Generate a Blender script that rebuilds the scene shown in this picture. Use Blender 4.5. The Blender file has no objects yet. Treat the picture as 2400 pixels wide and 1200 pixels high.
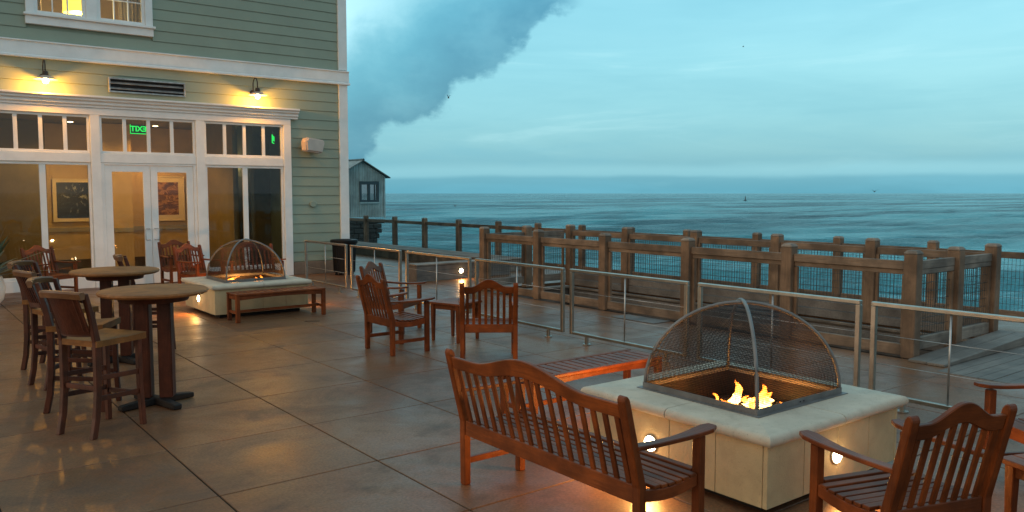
import bpy, bmesh, math, random
from mathutils import Vector, Matrix, noise
import numpy as np
random.seed(7)
R = math.radians
PI = math.pi
scene = bpy.context.scene
col = scene.collection

# ------------------------------------------------------------------ camera
cam_d = bpy.data.cameras.new('camera')
cam = bpy.data.objects.new('camera', cam_d)
col.objects.link(cam)
cam.location = (0, 0, 1.87)
cam.rotation_euler = (R(90 - 4.378), 0, R(-37.8))
cam_d.lens = 28.8
cam_d.sensor_width = 36
cam_d.clip_end = 90000
cam_d.clip_start = .05
scene.camera = cam
HEAD = R(37.8)

# ------------------------------------------------------------------ world
world = bpy.data.worlds.new('World')
scene.world = world
world.use_nodes = True
SUN_EL, SUN_AZ = R(9), R(-80)       # azimuth clockwise from +Y


class NT:
    """small helper for node trees"""
    def __init__(s, tree):
        s.t = tree; s.n = tree.nodes; s.l = tree.links
    def new(s, kind, **kw):
        n = s.n.new(kind)
        for k, v in kw.items():
            setattr(n, k, v)
        return n
    def link(s, a, b): s.l.new(a, b)
    def val(s, sock, v):
        if isinstance(v, bpy.types.NodeSocket): s.l.new(v, sock)
        else: sock.default_value = v
    def math(s, op, a, b=0.0, c=0.0, clamp=False):
        n = s.new('ShaderNodeMath', operation=op); n.use_clamp = clamp
        s.val(n.inputs[0], a); s.val(n.inputs[1], b); s.val(n.inputs[2], c)
        return n.outputs[0]
    def smooth(s, v, a, b, lo=0.0, hi=1.0):
        n = s.new('ShaderNodeMapRange', interpolation_type='SMOOTHSTEP')
        s.val(n.inputs[0], v); n.inputs[1].default_value = a; n.inputs[2].default_value = b
        n.inputs[3].default_value = lo; n.inputs[4].default_value = hi
        return n.outputs[0]
    def ramp(s, v, stops, interp='LINEAR'):
        n = s.new('ShaderNodeValToRGB'); cr = n.color_ramp; cr.interpolation = interp
        while len(cr.elements) < len(stops): cr.elements.new(.5)
        for e, (p, c) in zip(cr.elements, stops):
            e.position = p; e.color = (*c, 1) if len(c) == 3 else c
        s.val(n.inputs[0], v)
        return n.outputs[0]
    def mix(s, f, a, b, mode='MIX'):
        n = s.new('ShaderNodeMix', data_type='RGBA', blend_type=mode)
        s.val(n.inputs[0], f)
        for k, v in ((6, a), (7, b)):
            if isinstance(v, bpy.types.NodeSocket): s.l.new(v, n.inputs[k])
            else: n.inputs[k].default_value = (*v, 1)
        return n.outputs[2]
    def noise(s, vec, scale, detail=4, rough=.5, dist=0.0):
        n = s.new('ShaderNodeTexNoise'); n.inputs['Scale'].default_value = scale
        n.inputs['Detail'].default_value = detail; n.inputs['Roughness'].default_value = rough
        n.inputs['Distortion'].default_value = dist
        if vec is not None: s.link(vec, n.inputs['Vector'])
        return n.outputs[0]
    def mapping(s, vec, scale=(1, 1, 1), loc=(0, 0, 0), rot=(0, 0, 0)):
        n = s.new('ShaderNodeMapping'); s.link(vec, n.inputs[0])
        n.inputs['Scale'].default_value = scale; n.inputs['Location'].default_value = loc
        n.inputs['Rotation'].default_value = rot
        return n.outputs[0]


def wv_early(t, az, el):
    c = t.new('ShaderNodeCombineXYZ'); t.link(az, c.inputs[0]); t.link(el, c.inputs[1])
    return c.outputs[0]


def build_world():
    t = NT(world.node_tree)
    for n in list(t.n): t.n.remove(n)
    out = t.new('ShaderNodeOutputWorld')
    sky = t.new('ShaderNodeTexSky', sky_type='NISHITA')
    sky.sun_disc = False
    sky.sun_elevation = SUN_EL
    sky.sun_rotation = SUN_AZ
    sky.air_density = 1.5; sky.dust_density = 2.5; sky.ozone_density = 3
    bg1 = t.new('ShaderNodeBackground'); t.link(sky.outputs[0], bg1.inputs[0]); bg1.inputs[1].default_value = .05
    tc = t.new('ShaderNodeTexCoord')
    d = tc.outputs['Generated']
    sp = t.new('ShaderNodeSeparateXYZ'); t.link(d, sp.inputs[0])
    x, y, z = sp.outputs
    el = t.math('MULTIPLY', t.math('ARCSINE', z), 180 / PI)           # degrees
    az = t.math('SUBTRACT', t.math('MULTIPLY', t.math('ARCTAN2', x, y), 180 / PI), 37.8)
    # overcast base by elevation
    e01 = t.math('DIVIDE', el, 90, clamp=True)
    base = t.ramp(e01, [(0.0, (.085, .30, .395)), (.016, (.115, .34, .43)), (.034, (.16, .41, .49)), (.06, (.175, .45, .545)),
                        (.115, (.185, .475, .575)), (.19, (.205, .50, .60)), (.40, (.24, .46, .56)), (1.0, (.20, .31, .38))])
    # broad soft clouds over the whole dome
    cv = t.new('ShaderNodeVectorMath', operation='DIVIDE')
    zc = t.math('ADD', t.math('ABSOLUTE', z), .16)
    cz = t.new('ShaderNodeCombineXYZ'); [t.link(zc, cz.inputs[i]) for i in range(3)]
    t.link(d, cv.inputs[0]); t.link(cz.outputs[0], cv.inputs[1])
    soft = t.noise(t.mapping(cv.outputs[0], (1, 1, 1), (3.1, 1.7, 0)), .75, 5, .55, .3)
    base = t.mix(t.smooth(soft, .40, .66, 0, .55), base, (.12, .38, .49))
    soft2 = t.noise(t.mapping(cv.outputs[0], (1, 1, 1), (9.1, 4.7, 2)), .6, 5, .6, .4)
    base = t.mix(t.smooth(soft2, .5, .75, 0, .25), base, (.29, .59, .66))
    lay = t.noise(t.mapping(wv_early(t, az, el), (.055, .42, 1), (3, 8, 0)), 1.0, 6, .6, .5)
    base = t.mix(t.math('MULTIPLY', t.smooth(lay, .44, .66, 0, .4), t.smooth(el, 16, 3)), base, (.11, .36, .47))
    base = t.mix(t.math('MULTIPLY', t.math('MULTIPLY', t.smooth(lay, .46, .30, 0, .32), t.smooth(el, 20, 7)), t.smooth(el, 1.8, 4)), base, (.32, .60, .67))
    # the dark cloud bank: a slanting ridge of cloud, soft upper edge and crisp lower edge
    wv = t.new('ShaderNodeCombineXYZ'); t.link(az, wv.inputs[0]); t.link(el, wv.inputs[1])
    w1 = t.math('SUBTRACT', t.noise(wv.outputs[0], .10, 4, .5), .5)
    w2 = t.math('SUBTRACT', t.noise(t.mapping(wv.outputs[0], loc=(31, 7, 0)), .20, 5, .5), .5)
    w3 = t.noise(t.mapping(wv.outputs[0], (1, 1.6, 1), loc=(11, 17, 4)), .25, 5, .55)
    pa = t.math('ADD', t.math('ADD', az, 5.5), t.math('MULTIPLY', w1, 6))
    w4 = t.math('SUBTRACT', t.noise(t.mapping(wv.outputs[0], (1, 1.5, 1), (2, 40, 0)), .75, 5, .6), .5)
    pe = t.math('ADD', t.math('ADD', t.math('ADD', el, -8.8), t.math('MULTIPLY', w2, 7)), t.math('MULTIPLY', w4, 2.0))
    ca, sa = math.cos(R(36)), math.sin(R(36))
    along = t.math('ADD', t.math('MULTIPLY', pa, ca), t.math('MULTIPLY', pe, sa))
    across = t.math('SUBTRACT', t.math('MULTIPLY', pe, ca), t.math('MULTIPLY', pa, sa))
    low = t.smooth(across, -3.1, -2.2)
    high = t.smooth(across, 1.2, 5.6, 1, 0)
    endr = t.smooth(along, 8.5, 11.5, 1, 0)
    mask = t.math('MULTIPLY', t.math('MULTIPLY', low, high), endr)
    mask = t.math('MULTIPLY', mask, t.smooth(w3, .3, .6, .8, 1))
    deep = t.smooth(across, -3.2, 3.5, 1, 0)
    ccol = t.mix(deep, (.065, .31, .43), (.018, .175, .29))
    # brighter sky up-left of the bank
    glow = t.math('MULTIPLY', t.smooth(across, 1.5, 6), t.smooth(az, -4, -14))
    base = t.mix(t.math('MULTIPLY', glow, .75), base, (.48, .80, .88))
    base = t.mix(t.math('MULTIPLY', mask, .93), base, ccol)
    # pale band above a darker haze strip at the sea horizon
    wob = t.math('MULTIPLY', t.math('SUBTRACT', t.noise(t.mapping(wv.outputs[0], (.25, 1, 1)), .35, 4), .5), .8)
    eb = t.math('ADD', el, wob)
    band = t.math('MULTIPLY', t.smooth(eb, .95, 1.35), t.smooth(eb, 1.5, 2.3, 1, 0))
    base = t.mix(t.math('MULTIPLY', band, .33), base, (.30, .62, .69))
    # the dusk half of the sky: greyer away from the sea, warm towards the set sun inland
    ch, shd = math.cos(HEAD), math.sin(HEAD)
    fwd = t.math('ADD', t.math('MULTIPLY', x, shd), t.math('MULTIPLY', y, ch))
    back = t.smooth(fwd, .45, -.6)
    grey = t.mix(t.smooth(x, .3, -1.0), (.29, .40, .46), (.62, .40, .25))
    base = t.mix(t.math('MULTIPLY', back, .85), base, grey)
    # below the horizon: dark sea-coloured
    base = t.mix(t.smooth(el, -.6, -.05, 1, 0), base, (.035, .10, .13))
    bg2 = t.new('ShaderNodeBackground'); t.link(base, bg2.inputs[0]); bg2.inputs[1].default_value = 1.05
    add = t.new('ShaderNodeAddShader')
    t.link(bg1.outputs[0], add.inputs[0]); t.link(bg2.outputs[0], add.inputs[1])
    t.link(add.outputs[0], out.inputs[0])


build_world()
sun_d = bpy.data.lights.new('sun', 'SUN')
sun_d.energy = .28; sun_d.angle = R(25); sun_d.color = (1, .82, .66)
sun = bpy.data.objects.new('sun', sun_d); col.objects.link(sun)
sv = Vector((math.sin(SUN_AZ) * math.cos(SUN_EL), math.cos(SUN_AZ) * math.cos(SUN_EL), math.sin(SUN_EL)))
sun.rotation_euler = (-sv).to_track_quat('-Z', 'Y').to_euler()
scene.view_settings.view_transform = 'Standard'
scene.view_settings.look = 'None'
scene.view_settings.exposure = .33
scene.view_settings.gamma = 1
scene.view_settings.use_curve_mapping = False
scene.render.engine = 'CYCLES'
scene.cycles.use_denoising = True
scene.cycles.max_bounces = 8
scene.cycles.transparent_max_bounces = 16
scene.cycles.sample_clamp_indirect = 4


# ------------------------------------------------------------------ materials
MATS = {}


def material(name, base, rough=.6, metal=0.0, var=.25, vscale=3.0, grain=None, bump=.15, bscale=40.0,
             spec=.5, world_space=False, objvar=.0, dark=None, coat=0.0, rough_var=.0, stretch=(1, 1, 1)):
    m = bpy.data.materials.new(name); m.use_nodes = True
    t = NT(m.node_tree); b = t.n['Principled BSDF']
    if world_space:
        g = t.new('ShaderNodeNewGeometry'); vec = g.outputs['Position']
    else:
        g = t.new('ShaderNodeTexCoord'); vec = g.outputs['Object']
    sv_ = t.mapping(vec, stretch)
    n1 = t.noise(sv_, vscale, 5, .6)
    dk = dark if dark else tuple(c * (1 - var * 1.3) for c in base)
    c = t.mix(t.smooth(n1, .32, .68), dk, tuple(min(1, x * (1 + var * .6)) for x in base))
    if grain:
        gv = t.mapping(vec, grain)
        n2 = t.noise(gv, 1.0, 5, .6, .4)
        c = t.mix(t.smooth(n2, .35, .7, 0, .5), c, tuple(x * .45 for x in base))
    if objvar:
        oi = t.new('ShaderNodeObjectInfo')
        hv = t.new('ShaderNodeHueSaturation')
        t.link(c, hv.inputs['Color'])
        t.link(t.math('ADD', t.math('MULTIPLY', oi.outputs['Random'], objvar * 2), 1 - objvar), hv.inputs['Value'])
        c = hv.outputs[0]
    t.link(c, b.inputs['Base Color'])
    if rough_var:
        t.link(t.smooth(t.noise(sv_, vscale * 1.7, 4, .6), .3, .7, max(.02, rough - rough_var), rough + rough_var), b.inputs['Roughness'])
    else:
        b.inputs['Roughness'].default_value = rough
    b.inputs['Metallic'].default_value = metal
    b.inputs['Specular IOR Level'].default_value = spec
    b.inputs['Coat Weight'].default_value = coat
    if bump:
        bn = t.new('ShaderNodeBump'); bn.inputs['Strength'].default_value = bump; bn.inputs['Distance'].default_value = .01
        bv = t.mapping(vec, grain) if grain else vec
        t.link(t.noise(bv, 1.0 if grain else bscale, 4, .6), bn.inputs['Height'])
        t.link(bn.outputs[0], b.inputs['Normal'])
    MATS[name] = m
    return m


def emitter(name, color, strength):
    m = bpy.data.materials.new(name); m.use_nodes = True
    t = NT(m.node_tree); b = t.n['Principled BSDF']
    b.inputs['Base Color'].default_value = (*color, 1)
    b.inputs['Emission Color'].default_value = (*color, 1)
    b.inputs['Emission Strength'].default_value = strength
    MATS[name] = m
    return m


TEAK = material('teak', (.175, .040, .007), .5, var=.35, vscale=4, grain=(60, 60, 4), bump=.25, objvar=.26, spec=.25)
TEAKX = material('teak_across', (.18, .043, .008), .5, var=.35, vscale=4, grain=(4, 60, 60), bump=.25, objvar=.26, spec=.25)
TEAKY = material('teak_deep', (.20, .048, .012), .45, var=.35, vscale=4, grain=(60, 4, 60), bump=.25, objvar=.26, spec=.25)
STOOLW = material('stool_wood', (.070, .017, .007), .5, var=.4, vscale=5, grain=(60, 60, 4), bump=.25, objvar=.1, spec=.3)
STOOLS = material('stool_seat', (.20, .078, .017), .55, spec=.25, var=.35, vscale=5, grain=(5, 60, 60), bump=.2)
STOOLC = material('stool_crest_wood', (.17, .07, .024), .42, var=.35, vscale=5, grain=(5, 60, 60), bump=.2)
TABLET = material('table_top_wood', (.27, .110, .032), .6, spec=.25, var=.25, vscale=5, grain=(3, 45, 45), bump=.2)
FENCEW = material('weathered_wood_upright', (.20, .128, .078), .8, var=.4, vscale=2.5, grain=(40, 40, 3), bump=.5, objvar=.18)
FENCEY = material('weathered_wood_rail', (.165, .117, .080), .8, var=.4, vscale=2.5, grain=(40, 3, 40), bump=.5, objvar=.18)
FENCEX = material('weathered_wood_cross', (.215, .18, .145), .8, var=.4, vscale=2.5, grain=(3, 40, 40), bump=.5, objvar=.18)
DECKW = material('deck_wood', (.15, .135, .115), .68, var=.3, vscale=1.5, grain=(2, 40, 40), bump=.4, objvar=.22)
PLANKW = material('plank_wood', (.15, .135, .12), .7, var=.35, vscale=2, grain=(2.5, 40, 40), bump=.4, objvar=.15)
STEEL = material('brushed_steel', (.40, .36, .31), .33, metal=1.0, var=.12, vscale=6, bump=.05, bscale=200)
DSTEEL = material('dull_steel', (.42, .42, .41), .42, metal=.85, var=.25, vscale=7, bump=.1, bscale=90)
CAST = material('cast_stone', (.49, .43, .33), .75, var=.10, vscale=5, bump=.25, bscale=120, world_space=True, rough_var=.1)
def speckle(m, amount, col_, scale=70):
    t = NT(m.node_tree); b = t.n['Principled BSDF']; src = b.inputs['Base Color'].links[0].from_socket
    g = t.new('ShaderNodeNewGeometry')
    f = t.smooth(t.noise(g.outputs['Position'], scale, 3, .75), .60, .70, 0, amount)
    st_ = t.smooth(t.noise(t.mapping(g.outputs['Position'], (1, 1, .35)), 3.5, 6, .65, .4), .52, .72, 0, amount * .8)
    c = t.mix(f, src, col_); c = t.mix(st_, c, tuple(x * 1.6 for x in col_))
    t.link(c, b.inputs['Base Color'])


speckle(CAST, .55, (.16, .13, .10))
CASTS = material('cast_stone_side', (.50, .385, .215), .8, var=.16, vscale=2.2, bump=.25, bscale=90, world_space=True)
speckle(CASTS, .45, (.20, .14, .08))
SIDING = material('siding_paint', (.275, .33, .255), .6, var=.05, vscale=1.2, bump=.05, bscale=90, objvar=.03)
TRIM = material('white_trim_paint', (.80, .81, .79), .45, var=.05, vscale=3, bump=.05, bscale=60)
PLINTH = material('plinth_stone', (.20, .155, .115), .8, var=.2, vscale=3, bump=.3, bscale=60)
HOOP = material('hoop_steel', (.17, .165, .16), .5, metal=.3, var=.2, vscale=7, bump=.1, spec=.3)
BLACKM = material('black_metal', (.006, .006, .007), .55, spec=.25, var=.2, bump=.05)
DARKIRON = material('dark_iron', (.012, .009, .008), .6, spec=.25, var=.3, bump=.1)
BRONZE = material('lamp_bronze', (.055, .035, .025), .4, metal=.4, var=.2, bump=.05)
SPEAKERM = material('speaker_plastic', (.55, .45, .38), .55, var=.08, bump=.05)
CORR = material('corrugated_iron', (.34, .47, .475), .5, metal=.25, var=.25, vscale=.8, grain=(1.5, 1.5, .4), bump=.1, objvar=.08)
ROOFM = material('rusted_roof', (.15, .17, .16), .55, metal=.2, var=.4, vscale=1.2, bump=.1)
SHEDTRIM = material('shed_dark_trim', (.022, .05, .062), .5, var=.2, bump=.05)
ROCK = material('cliff_rock', (.024, .028, .025), .85, var=.5, vscale=.6, bump=1.0, bscale=2.5, world_space=True)
SEAWALL = material('seawall_concrete', (.16, .14, .12), .85, var=.4, vscale=1.2, bump=.5, bscale=12, world_space=True)
JOINT = material('joint_filler', (.03, .022, .016), .9, var=.2, bump=.1)
WIRE = material('fence_wire', (.05, .055, .055), .5, metal=.6, var=.1, bump=0)
LEAF = material('agave_leaf', (.035, .075, .045), .4, var=.3, vscale=3, bump=.1)
POTM = material('white_pot_glaze', (.62, .62, .58), .4, var=.08, bump=.05)
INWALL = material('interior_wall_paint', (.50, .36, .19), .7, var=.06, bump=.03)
INDARK = material('interior_unlit_tone', (.15, .12, .055), .7, var=.1, bump=.03)  # unlit rooms and ceiling: their dimness is put into a darker tone
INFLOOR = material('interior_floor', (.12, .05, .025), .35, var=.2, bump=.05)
CHAIRRAIL = material('chair_rail_paint', (.30, .27, .22), .5, var=.05, bump=.02)
MATW = material('picture_mat', (.70, .58, .38), .7, var=.04, bump=0)
FRAMEB = material('picture_frame_dark', (.06, .04, .025), .4, var=.1, bump=0)
CURT = material('curtain_cloth', (.42, .33, .24), .8, var=.1, bump=.1)
LAVA = material('lava_rock', (.018, .011, .009), .9, var=.5, vscale=12, bump=.8, bscale=30)
FIREBOX = material('firebox_steel', (.022, .010, .006), .6, var=.5, vscale=6, metal=.2, bump=.2)
BIRD = material('bird_feather', (.02, .022, .025), .7, var=.1, bump=0)
BUOYM = material('buoy_paint', (.02, .04, .045), .6, var=.1, bump=0)
BULB = emitter('lamp_bulb', (1, .86, .48), 26)
STEPL = emitter('step_light_lens', (1, .80, .48), 30)
DOWNL = emitter('downlight_lens', (1, .72, .36), 14)
SHADEL = emitter('lit_lamp_shade', (1, .74, .10), 1.5)
EXITG = emitter('exit_sign_green', (.02, .9, .12), 1.0)
EXITB = material('exit_sign_plate', (.04, .09, .05), .4, var=.1, bump=0)


def concrete():
    m = bpy.data.materials.new('stained_concrete'); m.use_nodes = True
    t = NT(m.node_tree); b = t.n['Principled BSDF']
    g = t.new('ShaderNodeNewGeometry'); p = g.outputs['Position']
    big = t.noise(p, .55, 5, .55, .2)
    mid = t.noise(t.mapping(p, (1, 1, 1), (5, 9, 0)), 2.4, 6, .65, .4)
    fine = t.noise(p, 55, 3, .7)
    c = t.mix(t.smooth(big, .36, .66), (.150, .068, .031), (.235, .120, .058))
    c = t.mix(t.smooth(mid, .42, .7, 0, .6), c, (.24, .085, .032))
    mid2 = t.noise(t.mapping(p, (1, 1, 1), (15, 29, 0)), 1.6, 6, .7, .5)
    c = t.mix(t.smooth(mid2, .50, .72, 0, .6), c, (.048, .032, .024))
    c = t.mix(t.smooth(fine, .35, .65, 0, .5), c, (.06, .042, .03))
    sp = t.noise(t.mapping(p, (1, 1, 1), (2, 2, 0)), 9, 3, .8)
    c = t.mix(t.smooth(sp, .74, .80, 0, .5), c, (.30, .24, .18))
    oi = t.new('ShaderNodeObjectInfo')
    hv = t.new('ShaderNodeHueSaturation'); t.link(c, hv.inputs['Color'])
    t.link(t.math('ADD', t.math('MULTIPLY', oi.outputs['Random'], .26), .87), hv.inputs['Value'])
    t.link(hv.outputs[0], b.inputs['Base Color'])
    t.link(t.math('ADD', t.smooth(mid2, .3, .7, .29, .50), t.math('MULTIPLY', t.math('SUBTRACT', fine, .5), .2)), b.inputs['Roughness'])
    b.inputs['Specular IOR Level'].default_value = .27
    bn = t.new('ShaderNodeBump'); bn.inputs['Strength'].default_value = .35; bn.inputs['Distance'].default_value = .006
    h = t.math('ADD', t.math('MULTIPLY', fine, .4), t.noise(p, 9, 5, .6))
    t.link(h, bn.inputs['Height']); t.link(bn.outputs[0], b.inputs['Normal'])
    return m


CONC = concrete()


def glass(name, tint=(1, 1, 1), refl=1.0):
    m = bpy.data.materials.new(name); m.use_nodes = True
    t = NT(m.node_tree)
    for n in list(t.n): t.n.remove(n)
    out = t.new('ShaderNodeOutputMaterial')
    tr = t.new('ShaderNodeBsdfTransparent'); tr.inputs[0].default_value = (*tint, 1)
    gl = t.new('ShaderNodeBsdfGlossy'); gl.inputs['Roughness'].default_value = .015
    fr = t.new('ShaderNodeFresnel'); fr.inputs[0].default_value = 1.45
    mx = t.new('ShaderNodeMixShader')
    t.link(t.math('MULTIPLY', fr.outputs[0], refl, clamp=True), mx.inputs[0])
    t.link(tr.outputs[0], mx.inputs[1]); t.link(gl.outputs[0], mx.inputs[2]); t.link(mx.outputs[0], out.inputs[0])
    return m


PANE = glass('window_glass', (.86, .88, .86), 1.0)


def screen_mesh():
    m = bpy.data.materials.new('spark_screen_wire'); m.use_nodes = True
    t = NT(m.node_tree); b = t.n['Principled BSDF']; out = t.n['Material Output']
    b.inputs['Base Color'].default_value = (.006, .005, .005, 1); b.inputs['Specular IOR Level'].default_value = .12; b.inputs['Metallic'].default_value = 0
    b.inputs['Roughness'].default_value = .45
    uv = t.new('ShaderNodeUVMap')
    sp = t.new('ShaderNodeSeparateXYZ'); t.link(uv.outputs[0], sp.inputs[0])
    def line(s):
        return t.math('LESS_THAN', t.math('FRACT', t.math('DIVIDE', s, .0115)), .27)
    a = t.math('MAXIMUM', line(sp.outputs[0]), line(sp.outputs[1]))
    tr = t.new('ShaderNodeBsdfTransparent'); mx = t.new('ShaderNodeMixShader')
    t.link(a, mx.inputs[0]); t.link(tr.outputs[0], mx.inputs[1]); t.link(b.outputs[0], mx.inputs[2])
    t.link(mx.outputs[0], out.inputs[0])
    return m


SCREEN = screen_mesh()


def flame_mat():
    m = bpy.data.materials.new('flame'); m.use_nodes = True
    t = NT(m.node_tree)
    for n in list(t.n): t.n.remove(n)
    out = t.new('ShaderNodeOutputMaterial')
    tc = t.new('ShaderNodeTexCoord'); sp = t.new('ShaderNodeSeparateXYZ'); t.link(tc.outputs['Generated'], sp.inputs[0])
    n1 = t.noise(tc.outputs['Object'], 22, 3, .6)
    h = t.math('ADD', sp.outputs[2], t.math('MULTIPLY', t.math('SUBTRACT', n1, .5), .9))
    c = t.ramp(h, [(0, (1, .42, .08)), (.3, (1, .62, .18)), (.6, (1, .36, .045)), (1, (1, .16, .012))])
    em = t.new('ShaderNodeEmission'); t.link(c, em.inputs[0])
    t.link(t.smooth(h, .2, 1.3, 14, 3), em.inputs[1])
    lw = t.new('ShaderNodeLayerWeight'); lw.inputs[0].default_value = .35
    tr = t.new('ShaderNodeBsdfTransparent'); mx = t.new('ShaderNodeMixShader')
    t.link(t.smooth(t.math('ADD', t.math('ADD', lw.outputs['Facing'], t.math('MULTIPLY', h, .35)), t.math('MULTIPLY', t.math('SUBTRACT', n1, .5), .9)), .35, .95), mx.inputs[0])
    t.link(em.outputs[0], mx.inputs[1]); t.link(tr.outputs[0], mx.inputs[2]); t.link(mx.outputs[0], out.inputs[0])
    return m


FLAME = flame_mat()


def art_mat(name, kind):
    m = bpy.data.materials.new(name); m.use_nodes = True
    t = NT(m.node_tree); b = t.n['Principled BSDF']
    tc = t.new('ShaderNodeTexCoord'); v = tc.outputs['Generated']
    if kind == 'dark':
        sp = t.new('ShaderNodeSeparateXYZ'); t.link(v, sp.inputs[0])
        dx = t.math('SUBTRACT', sp.outputs[0], .55); dz = t.math('SUBTRACT', sp.outputs[2], .55)
        ang = t.math('ARCTAN2', dz, dx)
        rad = t.math('SQRT', t.math('ADD', t.math('MULTIPLY', dx, dx), t.math('MULTIPLY', dz, dz)))
        wob = t.math('MULTIPLY', t.noise(v, 3.5, 5, .7), 13)
        pet = t.math('MULTIPLY', t.smooth(t.math('SINE', t.math('ADD', t.math('MULTIPLY', ang, 9), wob)), .6, .98), t.smooth(t.noise(v, 4.5, 3, .6), .42, .62))
        ringm = t.math('MULTIPLY', t.smooth(rad, .12, .2), t.smooth(rad, .34, .46, 1, 0))
        c = t.mix(t.math('MULTIPLY', pet, ringm), (.008, .008, .01), (.32, .33, .28))
        c = t.mix(t.smooth(t.noise(v, 9, 5, .7), .55, .75, 0, .5), c, (.10, .12, .13))
    else:
        n = t.noise(t.mapping(v, (1, 1, 3.2), rot=(0, .35, 0)), 2.6, 6, .65, .8)
        c = t.ramp(n, [(.3, (.05, .02, .01)), (.48, (.17, .07, .025)), (.56, (.45, .22, .07)), (.7, (.16, .06, .02))])
    t.link(c, b.inputs['Base Color']); b.inputs['Roughness'].default_value = .4
    return m


ARTD = art_mat('photo_print_dark', 'dark')
ARTS = art_mat('photo_print_sepia', 'sepia')


def sea_mat():
    m = bpy.data.materials.new('sea_water'); m.use_nodes = True
    t = NT(m.node_tree); b = t.n['Principled BSDF']
    g = t.new('ShaderNodeNewGeometry'); p = g.outputs['Position']
    # wind lanes and slicks lie across the view
    rot = (0, 0, -R(-37.8))
    lane = t.noise(t.mapping(p, (.0035, .016, .01), rot=(0, 0, R(37.8))), 1.0, 6, .6, .6)
    lane2 = t.noise(t.mapping(p, (.012, .06, .01), (4, 2, 0), rot=(0, 0, R(37.8))), 1.0, 5, .6, .5)
    sl = t.math('ADD', t.math('MULTIPLY', lane, .65), t.math('MULTIPLY', lane2, .35))
    c = t.mix(t.smooth(sl, .43, .57), (.001, .055, .082), (.024, .235, .285))
    foam = t.noise(t.mapping(p, (.25, .9, 1), rot=(0, 0, R(37.8))), 1.0, 6, .75, .3)
    patch = t.math('MULTIPLY', t.smooth(foam, .56, .70), t.smooth(sl, .44, .60))
    c = t.mix(t.math('MULTIPLY', patch, .6), c, (.30, .52, .55))
    # milky shallow water close in, over the rocks of the shore
    ln = t.new('ShaderNodeVectorMath', operation='LENGTH'); t.link(p, ln.inputs[0])
    shal = t.smooth(ln.outputs['Value'], 55, 230, .75, 0)
    c = t.mix(t.math('MULTIPLY', shal, t.smooth(sl, .36, .56, .55, 1)), c, (.085, .40, .47))
    t.link(c, b.inputs['Base Color'])
    t.link(t.smooth(sl, .38, .62, .30, .10), b.inputs['Roughness'])
    b.inputs['IOR'].default_value = 1.333; b.inputs['Specular IOR Level'].default_value = .26
    bn = t.new('ShaderNodeBump'); bn.inputs['Distance'].default_value = 1.3
    t.link(t.smooth(sl, .38, .62, 1.0, .6), bn.inputs['Strength'])
    mv = t.mapping(p, (.65, 1.7, 1), rot=(0, 0, R(37.8)))
    w = t.noise(mv, 1.1, 7, .68, .6)
    w2 = t.noise(t.mapping(p, (.05, .22, 1), rot=(0, 0, R(42))), 1.0, 5, .6, .4)
    t.link(t.math('ADD', w, t.math('MULTIPLY', w2, 3.2)), bn.inputs['Height'])
    t.link(bn.outputs[0], b.inputs['Normal'])
    return m


SEA = sea_mat()


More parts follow.
